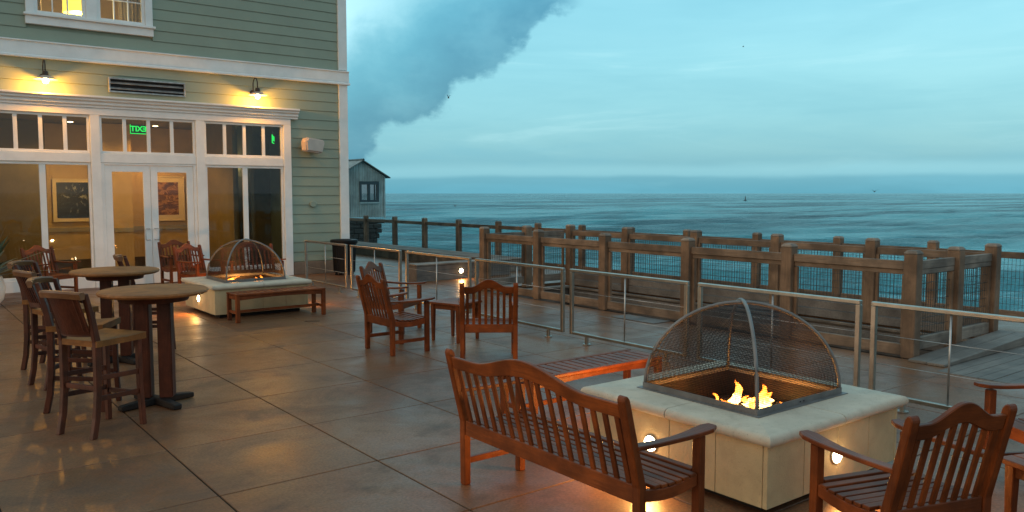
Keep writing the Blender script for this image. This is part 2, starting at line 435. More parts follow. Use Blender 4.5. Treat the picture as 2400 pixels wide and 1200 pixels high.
# ------------------------------------------------------------------ mesh helpers
class MB:
    def __init__(s): s.v = []; s.f = []
    def add(s, vs, fs):
        o = len(s.v); s.v += [tuple(v) for v in vs]; s.f += [tuple(i + o for i in f) for f in fs]; return s
    def box(s, x0, x1, y0, y1, z0, z1):
        if x0 > x1: x0, x1 = x1, x0
        if y0 > y1: y0, y1 = y1, y0
        if z0 > z1: z0, z1 = z1, z0
        return s.add([(x0, y0, z0), (x1, y0, z0), (x1, y1, z0), (x0, y1, z0), (x0, y0, z1), (x1, y0, z1), (x1, y1, z1), (x0, y1, z1)],
                     [(0, 3, 2, 1), (4, 5, 6, 7), (0, 1, 5, 4), (1, 2, 6, 5), (2, 3, 7, 6), (3, 0, 4, 7)])
    def cbox(s, c, d): return s.box(c[0] - d[0] / 2, c[0] + d[0] / 2, c[1] - d[1] / 2, c[1] + d[1] / 2, c[2] - d[2] / 2, c[2] + d[2] / 2)
    def beam(s, a, b, w, h, up=(0, 0, 1)):
        a, b = Vector(a), Vector(b); d = (b - a).normalized(); u = Vector(up)
        sd = d.cross(u)
        if sd.length < 1e-4: sd = d.cross(Vector((1, 0, 0)))
        sd.normalize(); u = sd.cross(d).normalized()
        sd *= w / 2; u *= h / 2
        vs = [a - sd - u, a + sd - u, a + sd + u, a - sd + u, b - sd - u, b + sd - u, b + sd + u, b - sd + u]
        return s.add(vs, [(0, 1, 2, 3), (7, 6, 5, 4), (0, 4, 5, 1), (1, 5, 6, 2), (2, 6, 7, 3), (3, 7, 4, 0)])
    def prism(s, poly, axis, a, b):
        """poly: 2D points in the plane normal to axis, extruded from a to b"""
        def P(p, t):
            return {'x': (t, p[0], p[1]), 'y': (p[0], t, p[1]), 'z': (p[0], p[1], t)}[axis]
        n = len(poly)
        vs = [P(p, a) for p in poly] + [P(p, b) for p in poly]
        fs = [tuple(range(n))[::-1], tuple(range(n, 2 * n))] + [(i, (i + 1) % n, n + (i + 1) % n, n + i) for i in range(n)]
        return s.add(vs, fs)
    def strip(s, rows):
        """rows: list of equally long closed rings; joined, ends capped"""
        n = len(rows[0]); vs = [v for r in rows for v in r]; fs = []
        for k in range(len(rows) - 1):
            for i in range(n):
                j = (i + 1) % n
                fs.append((k * n + i, k * n + j, (k + 1) * n + j, (k + 1) * n + i))
        fs.append(tuple(range(n))[::-1]); fs.append(tuple(range((len(rows) - 1) * n, len(rows) * n)))
        return s.add(vs, fs)
    def tube(s, pts, r, n=8):
        pts = [Vector(p) for p in pts]; rows = []
        for i, p in enumerate(pts):
            d = (pts[min(i + 1, len(pts) - 1)] - pts[max(i - 1, 0)]).normalized()
            u = Vector((0, 0, 1)) if abs(d.z) < .9 else Vector((1, 0, 0))
            a = d.cross(u).normalized(); b = a.cross(d).normalized()
            rr = r[i] if isinstance(r, (list, tuple)) else r
            rows.append([p + a * math.cos(2 * PI * k / n) * rr + b * math.sin(2 * PI * k / n) * rr for k in range(n)])
        return s.strip(rows)
    def lathe(s, prof, n=24, c=(0, 0, 0)):
        rows = [[(c[0] + r * math.cos(2 * PI * k / n), c[1] + r * math.sin(2 * PI * k / n), c[2] + z) for k in range(n)] for r, z in prof]
        return s.strip(rows)
    def mesh(s, name, mat, bevel=0.0, smooth=False, seg=1):
        me = bpy.data.meshes.new(name); me.from_pydata(s.v, [], s.f)
        bm = bmesh.new(); bm.from_mesh(me)
        bmesh.ops.recalc_face_normals(bm, faces=bm.faces)
        if bevel:
            es = [e for e in bm.edges if len(e.link_faces) == 2 and e.calc_face_angle(0) > .6]
            bmesh.ops.bevel(bm, geom=es, offset=bevel, segments=seg, affect='EDGES', clamp_overlap=True)
        bm.to_mesh(me); bm.free()
        if mat: me.materials.append(mat)
        if smooth:
            for p in me.polygons: p.use_smooth = True
            if smooth == 'auto':
                me.set_sharp_from_angle(angle=R(38))
        return me
    def build(s, name, mat, parent=None, bevel=0.0, smooth=False, seg=1, loc=None, rz=0):
        return link(name, s.mesh(name, mat, bevel, smooth, seg), parent, loc, rz)


def link(name, me, parent=None, loc=None, rz=0):
    o = bpy.data.objects.new(name, me); col.objects.link(o)
    if parent is not None: o.parent = parent
    if loc is not None: o.location = loc
    if rz: o.rotation_euler = (0, 0, rz)
    return o


def tag(o, label, cat, group=None):
    o['label'] = label; o['category'] = cat
    if group: o['group'] = group
    return o


def thing(name, label, cat, loc=(0, 0, 0), rz=0, group=None):
    o = bpy.data.objects.new(name, None); o.empty_display_size = .1; col.objects.link(o)
    o.location = loc; o.rotation_euler = (0, 0, rz)
    return tag(o, label, cat, group)


def struct(o):
    o['kind'] = 'structure'
    for k in ('category',):
        if k in o: del o[k]
    return o


def children(o): return [c for c in bpy.data.objects if c.parent == o]


def copy_tree(o, loc, rz, label, kids=None):
    kids = kids or [(c, children(c)) for c in children(o)]
    r = o.copy(); col.objects.link(r); r.location = loc; r.rotation_euler = (0, 0, rz); r['label'] = label
    for c, gs in kids:
        d = c.copy(); col.objects.link(d); d.parent = r
        for g in gs:
            e = g.copy(); col.objects.link(e); e.parent = d
    return r


def face(dx, dy): return math.atan2(-dx, dy)      # local +Y turned towards (dx, dy)


def lamp(name, loc, energy, color, radius=.05, kind='POINT', parent=None, **kw):
    d = bpy.data.lights.new(name, kind); d.energy = energy; d.color = color
    if kind in ('POINT', 'SPOT'): d.shadow_soft_size = radius
    for k, v in kw.items(): setattr(d, k, v)
    o = bpy.data.objects.new(name, d); col.objects.link(o); o.location = loc
    if parent is not None: o.parent = parent
    return o


# ================================================================== SETTING
# terrace body with the opening under the guard rail, down to the sea
HX0, HX1, HY0, HY1 = 9.24, 11.18, 4.62, 12.5
b = MB()
b.box(-9, HX0, -7, 40, -7, -.06); b.box(HX1, 13.86, -7, 40, -7, -.06)
b.box(HX0, HX1, -7, HY0, -7, -.06); b.box(HX0, HX1, HY1, 40, -7, -.06); b.box(HX0, HX1, HY0, HY1, -7, -2.1)
struct(b.build('terrace_base', SEAWALL))
# the slabs: square bays with saw-cut joints (x every 1.1, y every 1.13)
floor = struct(MB().box(-8.9, 9.14, -6.9, 17.88, -.055, -.012).build('terrace_floor', JOINT))
slab_me = None
sx, sy = 1.1, 1.133
b = MB(); g_ = .005; b.box(g_, sx - g_, g_, sy - g_, -.012 + .001, 0)
slab_me = b.mesh('concrete_slab', CONC, bevel=.004)
for i in range(-4, 7):
    for j in range(-2, 12):
        x0 = 1.6 + i * sx - 1.1; y0 = 5.02 + j * sy - sy
        if x0 + sx > 7.2 or y0 + sy > 17.9: continue
        link('concrete_slab', slab_me, floor, (x0, y0, random.uniform(-.0008, .0008)))
# walkway outside the steel railing (columns wider, up to the guard rail kerb)
xs = [1.6 + 4 * sx + 1.1, 8.2, 9.12]
for k in range(-2, 12):
    y0 = 5.02 + k * sy - sy
    for xa, xb in zip(xs[:-1], xs[1:]):
        if y0 + sy > 17.9: continue
        if xb > 8.76 and y0 + sy < 4.4: xb_ = 8.74
        else: xb_ = xb
        MB().box(xa + .0035, xb_ - .0035, y0 + .0035, y0 + sy - .0035, -.011, 0).build('concrete_slab', CONC, floor, bevel=.004)
MB().box(-8.9, 7.09, 17.5, 17.86, -.011, -.0006).build('concrete_slab', CONC, floor)
MB().box(7.11, 9.12, 17.5, 17.86, -.011, -.0006).build('concrete_slab', CONC, floor)
MB().box(-8.9, -3.91, -6.9, 17.49, -.011, -.0006).build('concrete_slab', CONC, floor)
w = MB(); w.box(9.145, 11.9, 12.95, 39.9, -.055, -.001); w.box(8.95, 9.145, 17.9, 39.9, -.055, -.0015)
w.box(11.9, 13.84, 4.42, 39.9, -.055, -.004)
w.box(11.45, 11.895, 4.42, 12.94, -.055, -.002)
struct(w.build('walkway', CONC))
# timber deck to the right, boards running away from the terrace
deck = struct(MB().box(8.76, 13.84, -6.9, 4.415, -.055, -.03).build('timber_deck', JOINT))
y = 4.41; k = 0
while y > -5:
    wd = .138
    L = [8.765, 13.83]
    cut = random.uniform(10.2, 12.6)
    for xa, xb in ((L[0], cut - .002), (cut + .002, L[1])):
        MB().box(xa, xb, y - wd + .007, y, -.029, random.uniform(-.002, .001)).build('deck_board', DECKW, deck, bevel=.003)
    y -= wd; k += 1


# sea: polar grid of real waves, fine where it is near
def build_sea():
    r = [13.9]
    while r[-1] < 3500: r.append(r[-1] * 1.0125)
    while r[-1] < 60000: r.append(r[-1] * 1.35)
    r = np.array(r)
    a = np.concatenate([np.linspace(-48, 52, 330), np.linspace(60, 300, 25)]) + 37.8
    a = np.radians(a)
    rr, aa = np.meshgrid(r, a, indexing='ij')
    X = rr * np.sin(aa); Y = rr * np.cos(aa)
    rng = np.random.RandomState(3); Z = np.zeros_like(X)
    for lam, amp in ((38, .20), (24, .14), (15, .12), (9.5, .12), (6.3, .10), (4.1, .085), (2.7, .06), (1.9, .04)):
        for q in range(3):
            th = R(37.8) + rng.uniform(-.55, .55) + PI
            k = 2 * PI / (lam * rng.uniform(.85, 1.15)); ph = rng.uniform(0, 6.28)
            arg = k * (X * math.sin(th) + Y * math.cos(th)) + ph
            cell = rr * .0125
            fade = np.clip(1.6 - cell / (lam * .22), 0, 1)
            s_ = np.sin(arg)
            Z += amp * .85 * (s_ + .3 * s_ * s_) * fade
    Z += -5.0
    nr, na = X.shape
    verts = np.stack([X, Y, Z], -1).reshape(-1, 3)
    i = np.arange(nr - 1)[:, None] * na; j = np.arange(na)[None, :]; j2 = (j + 1) % na
    f = np.stack([i + j, i + j2, i + na + j2, i + na + j], -1).reshape(-1, 4)
    me = bpy.data.meshes.new('sea')
    me.vertices.add(len(verts)); me.vertices.foreach_set('co', verts.ravel())
    me.loops.add(f.size); me.loops.foreach_set('vertex_index', f.ravel().astype(np.int32))
    me.polygons.add(len(f)); me.polygons.foreach_set('loop_start', np.arange(0, f.size, 4, dtype=np.int32))
    me.update(); me.validate()
    me.polygons.foreach_set('use_smooth', np.ones(len(me.polygons), dtype=bool))
    me.materials.append(SEA)
    return struct(link('sea', me))


build_sea()

# ================================================================== HOTEL BUILDING
FY = 17.9
hotel = thing('hotel_building', 'pale green clapboard building with white trim and lit french doors', 'building', (0, 0, 0))
CX = 8.72                    # where the siding meets the corner board
# openings in the siding: (x0,x1,z0,z1)
OPEN = [(1.50, 7.50, 0, 3.76), (2.38, 4.62, 5.04, 7.0)]
COURSE = .217
# sheathing wall behind the boards, in pieces round the openings
w = MB()
w.box(-8, 1.5, FY + .05, FY + .2, 0, 8.2); w.box(7.5, 8.9, FY + .05, FY + .2, 0, 8.2)
w.box(1.5, 7.5, FY + .05, FY + .2, 3.56, 5.08); w.box(1.5, 2.42, FY + .05, FY + .2, 5.08, 8.2); w.box(4.58, 7.5, FY + .05, FY + .2, 5.08, 8.2)
w.box(2.42, 4.58, FY + .05, FY + .2, 6.96, 8.2)
w.box(8.75, 8.9, FY + .2, 29, 0, 8.2); w.box(-8, -7.85, FY + .2, 29, 0, 8.2); w.box(-8, 8.9, 29, 29.15, 0, 8.2)
w.build('wall', SIDING, hotel)


def board(x0, x1, z):
    # lap board: thicker at its foot
    b = MB()
    b.prism([(FY + .045, z + .004), (FY - .001, z + .003), (FY - .003, z + .010), (FY + .013, z + COURSE - .001), (FY + .045, z + COURSE - .001)], 'x', x0, x1)
    b.build('siding_board', SIDING, hotel)


def course(z, xa, xb):
    segs = [(xa, xb)]
    for (o0, o1, p0, p1) in OPEN:
        if z + COURSE <= p0 + .01 or z >= p1 - .01: continue
        ns = []
        for s0, s1 in segs:
            if o1 <= s0 or o0 >= s1: ns.append((s0, s1)); continue
            if o0 > s0: ns.append((s0, o0))
            if o1 < s1: ns.append((o1, s1))
        segs = ns
    for s0, s1 in segs:
        if s1 - s0 > .05: board(s0, s1, z)


z = .30
while z + COURSE < 4.48: course(z, -7.9, CX); z += COURSE
ZL = z
MB().box(-7.9, CX, FY - .001, FY + .048, ZL, 4.46).build('siding_board', SIDING, hotel)
z = 4.745
while z < 8.0: course(z, -7.9, CX); z += COURSE
# side wall, laid the same way along y
z = .30
while z < 8.0:
    if not (4.25 < z < 4.745):
        MB().prism([(8.905, z), (8.95, z), (8.952, z + .012), (8.92, z + COURSE + .012), (8.905, z + COURSE + .012)], 'y', 18.1, 29).build('siding_board', SIDING, hotel)
    z += COURSE
MB().box(CX, 8.94, FY - .035, FY + .05, .02, 4.45).box(8.902, 8.962, FY + .052, FY + .2, .02, 8.2).box(CX, 8.94, FY - .035, FY + .05, 4.75, 8.2).build('corner_board', TRIM, hotel, bevel=.004)
for bx_ in ((7.52, 8.92, FY - .06, FY + .048), (-7.9, 1.48, FY - .06, FY + .048), (8.905, 8.96, FY + .21, 29)):
    MB().box(*bx_, 0, .288).build('plinth', PLINTH, hotel, bevel=.006)
# belt course: fascia, drip cap and bed moulding
b = MB()
b.prism([(FY + .04, 4.47), (FY - .06, 4.47), (FY - .06, 4.70), (FY - .09, 4.705), (FY - .09, 4.725), (FY + .04, 4.755)], 'x', -7.9, 8.97)
b.prism([(FY + .04, 4.41), (FY - .085, 4.41), (FY - .085, 4.445), (FY - .065, 4.468), (FY + .04, 4.468)], 'x', -7.9, 8.99)
b.build('belt_course', TRIM, hotel, bevel=.003)
# cornice over the shopfront glazing, stepped
b = MB()
b.prism([(FY + .03, 3.54), (FY - .10, 3.54), (FY - .10, 3.575), (FY - .14, 3.60), (FY - .14, 3.645), (FY - .19, 3.67), (FY - .19, 3.70), (FY - .24, 3.725), (FY - .24, 3.76), (FY + .03, 3.78)], 'x', 1.36, 7.66)
b.build('cornice', TRIM, hotel, bevel=.003)
b = MB().box(1.50, 7.50, FY - .075, FY + .05, 3.40, 3.538)
b.build('head_board', TRIM, hotel, bevel=.004)
for x0, x1 in ((1.50, 1.70), (3.385, 3.555), (5.40, 5.58), (7.325, 7.50)):
    MB().box(x0, x1, FY - .078, FY + .05, .0, 3.398).build('pilaster', TRIM, hotel, bevel=.005)


def window(x0, x1, z0, z1, nx, nz=1, fr=.055, mt=.075, y=FY - .03, mtw=None, name='window'):
    """frame with nx by nz panes; frame is the part, panes its children"""
    b = MB(); d0, d1 = y, y + .07
    b.box(x0, x0 + fr, d0, d1, z0, z1); b.box(x1 - fr, x1, d0, d1, z0, z1)
    b.box(x0 + fr, x1 - fr, d0, d1, z0, z0 + fr); b.box(x0 + fr, x1 - fr, d0, d1, z1 - fr, z1)
    gx0, gx1, gz0, gz1 = x0 + fr, x1 - fr, z0 + fr, z1 - fr
    pw = (gx1 - gx0 - mt * (nx - 1)) / nx; ph = (gz1 - gz0 - mt * (nz - 1)) / nz
    for i in range(1, nx):
        xx = gx0 + i * (pw + mt); b.box(xx - mt, xx, d0 + .012, d1 - .012, gz0, gz1)
    for j in range(1, nz):
        zz = gz0 + j * (ph + mt)
        for i in range(nx):
            xx = gx0 + i * (pw + mt); b.box(xx, xx + pw, d0 + .014, d1 - .014, zz - mt, zz)
    f = b.build(name, TRIM, hotel, bevel=.004)
    for i in range(nx):
        for j in range(nz):
            xa = gx0 + i * (pw + mt); za = gz0 + j * (ph + mt)
            MB().box(xa + .001, xa + pw - .001, y + .034, y + .038, za + .001, za + ph - .001).build('pane', PANE, f)
    return f


for x0, x1 in ((1.703, 3.382), (3.558, 5.397), (5.583, 7.322)):
    window(x0, x1, 2.66, 3.397, 4, fr=.045, mt=.07)
    MB().box(x0, x1, FY - .06, FY + .05, 2.475, 2.657).build('transom_bar', TRIM, hotel, bevel=.005)
for x0, x1 in ((1.703, 3.382), (5.583, 7.322)):
    window(x0, x1, .225, 2.472, 2, fr=.05, mt=.11)
    MB().box(x0, x1, FY - .05, FY + .05, 0.0, .222).build('sill_panel', TRIM, hotel, bevel=.004)
# door frame and two leaves
b = MB(); b.box(3.558, 3.618, FY - .05, FY + .05, 0, 2.472); b.box(5.337, 5.397, FY - .05, FY + .05, 0, 2.472); b.box(3.619, 5.336, FY - .05, FY + .05, 2.435, 2.472)
b.build('door_frame', TRIM, hotel, bevel=.003)
for side, (x0, x1) in enumerate(((3.622, 4.474), (4.482, 5.333))):
    b = MB(); st = .135 if True else .1
    gl0, gl1 = x0 + st, x1 - st
    y0, y1 = FY - .032, FY + .015
    b.box(x0, gl0, y0, y1, .015, 2.43); b.box(gl1, x1, y0, y1, .015, 2.43)
    b.box(gl0, gl1, y0, y1, .015, .29); b.box(gl0, gl1, y0, y1, 2.30, 2.43)
    d = b.build('door', TRIM, hotel, bevel=.003)
    MB().box(gl0 + .001, gl1 - .001, FY - .012, FY - .008, .291, 2.299).build('pane', PANE, d)
    hx = x1 - .045 if side == 0 else x0 + .045
    s_ = -1 if side == 0 else 1
    MB().tube([(hx, y0, 1.14), (hx, y0 - .05, 1.145), (hx + s_ * .075, y0 - .055, 1.145), (hx + s_ * .085, y0 - .055, 1.13), (hx + s_ * .085, y0 - .055, .93), (hx + s_ * .075, y0 - .055, .915), (hx, y0 - .05, .915), (hx, y0, .92)], .008, 8).build('handle', DSTEEL, d, smooth=True)
# upper window: casing, mullion, apron and two sashes with glazing bars
b = MB()
b.box(2.38, 2.52, FY - .06, FY + .05, 5.24, 6.9); b.box(4.48, 4.62, FY - .06, FY + .05, 5.24, 6.9); b.box(3.40, 3.60, FY - .052, FY + .05, 5.24, 6.9)
b.box(2.38, 4.62, FY - .065, FY + .05, 6.902, 7.05)
b.box(2.34, 4.66, FY - .11, FY + .05, 5.195, 5.238); b.box(2.37, 4.63, FY - .055, FY + .05, 5.04, 5.193)
b.build('window_casing', TRIM, hotel, bevel=.004)
window(2.522, 3.398, 5.24, 6.9, 3, 4, fr=.06, mt=.022)
window(3.602, 4.478, 5.24, 6.9, 3, 4, fr=.06, mt=.022)
b = MB(); b.prism([(FY - .6, 8.2), (FY - .6, 8.35), (23.5, 11.2), (29.7, 8.35), (29.7, 8.2)], 'x', -8.6, 9.5); b.build('roof', ROOFM, hotel)
# rooms behind the glass
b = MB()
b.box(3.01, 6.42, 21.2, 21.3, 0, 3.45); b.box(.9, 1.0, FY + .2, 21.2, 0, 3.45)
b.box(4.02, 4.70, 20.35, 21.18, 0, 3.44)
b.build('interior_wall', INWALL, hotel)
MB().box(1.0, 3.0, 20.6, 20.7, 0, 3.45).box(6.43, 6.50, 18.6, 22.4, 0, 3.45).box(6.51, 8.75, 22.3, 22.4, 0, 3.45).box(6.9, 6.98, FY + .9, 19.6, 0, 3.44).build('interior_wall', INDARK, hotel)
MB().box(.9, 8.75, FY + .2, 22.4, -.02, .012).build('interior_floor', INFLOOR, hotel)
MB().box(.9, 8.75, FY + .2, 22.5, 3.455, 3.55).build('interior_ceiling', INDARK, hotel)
MB().box(3.01, 4.018, 21.16, 21.198, .98, 1.08).box(4.702, 6.41, 21.16, 21.198, .98, 1.08).box(4.02, 4.70, 20.32, 20.348, .98, 1.08).build('chair_rail', CHAIRRAIL, hotel)
MB().box(3.01, 4.018, 21.17, 21.199, .02, .34).box(4.702, 6.41, 21.17, 21.199, .02, .34).build('skirting', FRAMEB, hotel)
for x, yy in ((1.9, 19.6), (3.5, 20.5), (5.3, 20.55), (7.1, 20.6)):
    MB().lathe([(.0, 3.449), (.055, 3.449), (.06, 3.444), (0, 3.4435)], 16, (x, yy, 0)).build('downlight', DOWNL, hotel)
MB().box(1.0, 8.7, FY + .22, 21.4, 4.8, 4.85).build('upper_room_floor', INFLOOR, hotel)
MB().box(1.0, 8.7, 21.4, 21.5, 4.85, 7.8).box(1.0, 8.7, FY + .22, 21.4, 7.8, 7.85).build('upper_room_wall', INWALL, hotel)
# curtains hung just behind the upper panes
for x0, x1 in ((2.50, 2.70), (4.08, 4.50)):
    n = 26; poly = []
    for i in range(n + 1):
        xx = x0 + (x1 - x0) * i / n; poly.append((xx, FY + .34 + .025 * math.sin(i * 1.5)))
    poly += [(p[0], p[1] + .012) for p in poly[::-1]]
    MB().prism(poly, 'z', 5.0, 7.2).build('curtain', CURT, hotel)
lamp('room_light', (3.4, 19.7, 3.3), 85, (1, .55, .14), .1, 'SPOT', parent=hotel, spot_size=R(150), spot_blend=.5)
lamp('room_light', (1.9, 19.5, 3.3), 22, (1, .58, .2), .1, 'SPOT', parent=hotel, spot_size=R(150), spot_blend=.5)
lamp('room_light', (5.2, 20.2, 3.3), 95, (1, .50, .13), .1, 'SPOT', parent=hotel, spot_size=R(140), spot_blend=.5)
lamp('room_light', (3.5, 19.3, 1.9), 20, (1, .55, .14), .25, parent=hotel)  # added fill at mid-height without a fixture, brightens the lower walls
lamp('room_light', (5.2, 19.3, 1.9), 16, (1, .52, .14), .25, parent=hotel)  # same added fill farther right, also without a fixture
lamp('room_light', (7.3, 20.6, 3.2), 34, (1, .68, .28), .1, 'SPOT', parent=hotel, spot_size=R(120), spot_blend=.6)
# hanging lampshade in the upper window
t_ = thing('lamp_shade', 'glowing yellow drum lampshade seen through the upper window', 'lamp', (3.42, 18.75, 5.50))
MB().lathe([(.27, 0), (.275, .01), (.265, .42), (.255, .42), (.258, .012)], 32).build('shade', SHADEL, t_, smooth='auto')
MB().tube([(0, 0, .2), (0, 0, 2.35)], .008, 6).build('cord', BLACKM, t_)
MB().lathe([(0, .015), (.24, .015), (.24, .02), (0, .021)], 24).build('diffuser', BULB, t_)
lamp('bulb_light', (0, 0, -.15), 110, (1, .68, .28), .1, parent=t_)


pc_ = thing('reflected_globes', 'three lit globes added inside the right window for a lamp reflected in it', 'lamp', (6.62, 19.6, 0))  # globes added in place of a hanging light's reflection in the glass
MB().tube([(0, 0, 3.45), (0, 0, 2.62)], .008, 6).beam((-.16, 0, 2.62), (.16, 0, 2.62), .012, .012).build('stem', BLACKM, pc_)
for gx, gz in ((-.14, 2.52), (.02, 2.62), (.15, 2.53)):
    MB().lathe([(max(.001, .048 * math.sin(R(a))), .048 * math.cos(R(a)) * .7) for a in range(0, 181, 20)], 14, (gx, -.02, gz)).build('globe', BULB, pc_, smooth=True)


# framed pictures on the back wall
def picture(name, label, x0, x1, z0, z1, y, art, matw, group=None):
    t = thing(name, label, 'picture', ((x0 + x1) / 2, y, (z0 + z1) / 2)); w2, h2 = (x1 - x0) / 2, (z1 - z0) / 2
    b = MB(); f = .025
    b.box(-w2 - matw - f, -w2 - matw, -.03, 0, -h2 - matw - f, h2 + matw + f); b.box(w2 + matw, w2 + matw + f, -.03, 0, -h2 - matw - f, h2 + matw + f)
    b.box(-w2 - matw, w2 + matw, -.03, 0, h2 + matw, h2 + matw + f); b.box(-w2 - matw, w2 + matw, -.03, 0, -h2 - matw - f, -h2 - matw)
    b.build('frame', MATW, t)
    MB().box(-w2 - matw + .001, w2 + matw - .001, -.014, -.002, -h2 - matw + .001, h2 + matw - .001).build('mat', MATW, t)
    MB().box(-w2, w2, -.018, -.0145, -h2, h2).build('print', art, t)


picture('framed_picture', 'framed dark photo print seen through the left glazing', 3.27, 3.93, 1.30, 2.12, 21.155, ARTD, .06)
picture('framed_picture', 'framed sepia landscape print seen through the right door leaf', 5.42, 5.94, 1.34, 2.14, 21.155, ARTS, .12)


# exit signs hung inside, read from within the room
def exit_sign(label, loc, rz):
    t = thing('exit_sign', label, 'exit sign', loc, rz, 'lit green exit signs inside the glazing')
    MB().box(-.15, .15, -.008, .008, -.085, .085).build('plate', EXITB, t)
    MB().box(-.158, .158, -.012, .012, -.10, -.086).box(-.158, -.151, -.012, .012, -.086, .09).build('glowing_edge', EXITG, t)
    cu = bpy.data.curves.new('exit_text', 'FONT'); cu.body = 'EXIT'; cu.size = .15; cu.extrude = .003; cu.offset = .004; cu.align_x = 'CENTER'; cu.align_y = 'CENTER'
    to = bpy.data.objects.new('tmp', cu); col.objects.link(to)
    dg = bpy.context.evaluated_depsgraph_get(); me = bpy.data.meshes.new_from_object(to.evaluated_get(dg))
    bpy.data.objects.remove(to)
    me.transform(Matrix.Rotation(R(90), 4, 'X'))             # stands up, faces -Y
    me.transform(Matrix.Scale(-1, 4, (1, 0, 0)))             # clear sign printed for readers inside
    me.transform(Matrix.Scale(1.0, 4, (1, 0, 0)))
    me.materials.clear(); me.materials.append(EXITG)
    o = link('lettering', me, t, (0, -.013, 0))
    MB().tube([(-.1, 0, .085), (-.1, 0, .17)], .004, 6).tube([(.1, 0, .085), (.1, 0, .17)], .004, 6).build('hanger', DSTEEL, t)


exit_sign('green EXIT sign seen from behind in the transom above the doors', (4.36, 18.20, 3.19), 0)
exit_sign('green EXIT sign seen edge-on in the rightmost transom pane', (7.26, 18.28, 3.11), R(62))

# wall fixtures
v = thing('wall_vent', 'long steel louvred vent on the wall between the two lamps', 'vent', (4.49, FY - .01, 4.015))
b = MB(); W2, H2 = .735, .145
b.box(-W2, W2, -.05, -.002, H2 - .03, H2); b.box(-W2, W2, -.05, -.002, -H2, -H2 + .03); b.box(-W2, -W2 + .03, -.05, -.002, -H2 + .031, H2 - .031); b.box(W2 - .03, W2, -.05, -.002, -H2 + .031, H2 - .031)
b.build('frame', DSTEEL, v, bevel=.003)
MB().box(-W2 + .031, W2 - .031, -.006, -.003, -H2 + .031, H2 - .031).build('backing', BLACKM, v)
for k in range(2):
    zc = .05 - k * .105
    MB().prism([(-.048, zc - .02), (-.044, zc - .026), (-.008, zc + .012), (-.012, zc + .018)], 'x', -W2 + .032, W2 - .032).build('louvre', DSTEEL, v)


def gooseneck(label, x):
    t = thing('barn_light', label, 'wall lamp', (x, FY, 4.05), 0, 'gooseneck barn lights over the glazing')
    pl = MB()
    rows = [[(r * math.cos(2 * PI * k / 16), -.0 - d, .02 + r * math.sin(2 * PI * k / 16)) for k in range(16)] for r, d in ((.06, .003), (.06, .02), (.03, .035))]
    pl.strip(rows).build('wall_plate', BRONZE, t, smooth='auto')
    pts = [(0, -.03, .02)] + [(0, -.06 - .0, .04)] + [(0, -.19 + .13 * math.cos(a), .17 + .15 * math.sin(a)) for a in [R(q) for q in range(-5, 181, 15)]] + [(0, -.32, .08)]
    MB().tube(pts, .0115, 10).build('arm', BRONZE, t, smooth=True)
    MB().lathe([(.02, .10), (.045, .09), (.055, .04), (.05, .0), (.03, -.005)], 20, (0, -.32, 0)).build('lamp_holder', BRONZE, t, smooth='auto')
    MB().lathe([(.05, .012), (.09, -.0), (.17, -.04), (.205, -.058), (.205, -.064), (.165, -.047), (.085, -.01), (.045, .0)], 32, (0, -.32, 0)).build('shade', SPEAKERM, t, smooth='auto')
    prof = [(.02, -.01)] + [(.052 * math.sin(R(a)), -.085 + .052 * math.cos(R(a))) for a in range(30, 181, 15)]
    MB().lathe([(max(r, .0005), z_) for r, z_ in prof], 20, (0, -.32, 0)).build('bulb', BULB, t, smooth=True)
    lamp('bulb_light', (0, -.32, -.17), 64, (1, .39, .03), .05, parent=t)
    return t


gooseneck('gooseneck barn light at far left, left of the wall vent', 2.62)
gooseneck('gooseneck barn light right of the vent, nearer the corner', 6.66)

s = thing('wall_speaker', 'beige outdoor loudspeaker on a bracket right of the glazing', 'speaker', (7.92, FY - .01, 2.98), R(14))
MB().prism([(-.25, -.16), (.20, -.20), (.27, .03), (.25, .11), (-.20, .15), (-.27, .08)], 'y', -.30, -.10).build('cabinet', SPEAKERM, s, bevel=.025, seg=3, smooth='auto')
MB().prism([(-.23, -.135), (.18, -.17), (.24, .03), (.23, .09), (-.19, .125), (-.24, .06)], 'y', -.312, -.301).build('grille', SPEAKERM, s, bevel=.004)
MB().box(-.03, .03, -.16, -.0, .132, .15).box(-.05, .05, -.02, .0, -.16, .16).box(-.03, .03, -.2, -.0, -.15, -.13).build('bracket', SPEAKERM, s, bevel=.003)
pl = MB(); pl.strip([[(.085 * r * math.cos(2 * PI * k / 20), -d, .075 * r * math.sin(2 * PI * k / 20)) for k in range(20)] for r, d in ((1, .0), (1, .02), (.85, .03))])
tag(pl.build('round_wall_cover', SIDING, loc=(8.03, FY - .012, 1.62), smooth='auto'), 'small round cover plate on the siding below the speaker', 'cover plate')

# litter bin at the corner
t_ = thing('litter_bin', 'black metal litter bin standing at the building corner', 'bin', (8.50, 17.28, 0), 0)
n = 28
MB().lathe([(.235, .055), (.24, .06), (.265, .70), (.255, .70)], n).build('body', BLACKM, t_, smooth='auto')
for k in range(n):
    a = 2 * PI * k / n
    MB().beam((.246 * math.cos(a), .246 * math.sin(a), .08), (.268 * math.cos(a), .268 * math.sin(a), .70), .022, .006, (math.cos(a), math.sin(a), 0)).build('slat', BLACKM, t_)
MB().lathe([(.262, .70), (.30, .715), (.315, .76), (.31, .80), (.285, .81), (.17, .80), (.16, .72), (.15, .72), (.15, .70)], n).build('lid', BLACKM, t_, smooth='auto')
for a in (0, 90, 180, 270):
    MB().lathe([(.03, 0), (.035, .01), (.02, .06), (0, .06)], 10, (.2 * math.cos(R(a)), .2 * math.sin(R(a)), 0)).build('foot', BLACKM, t_)

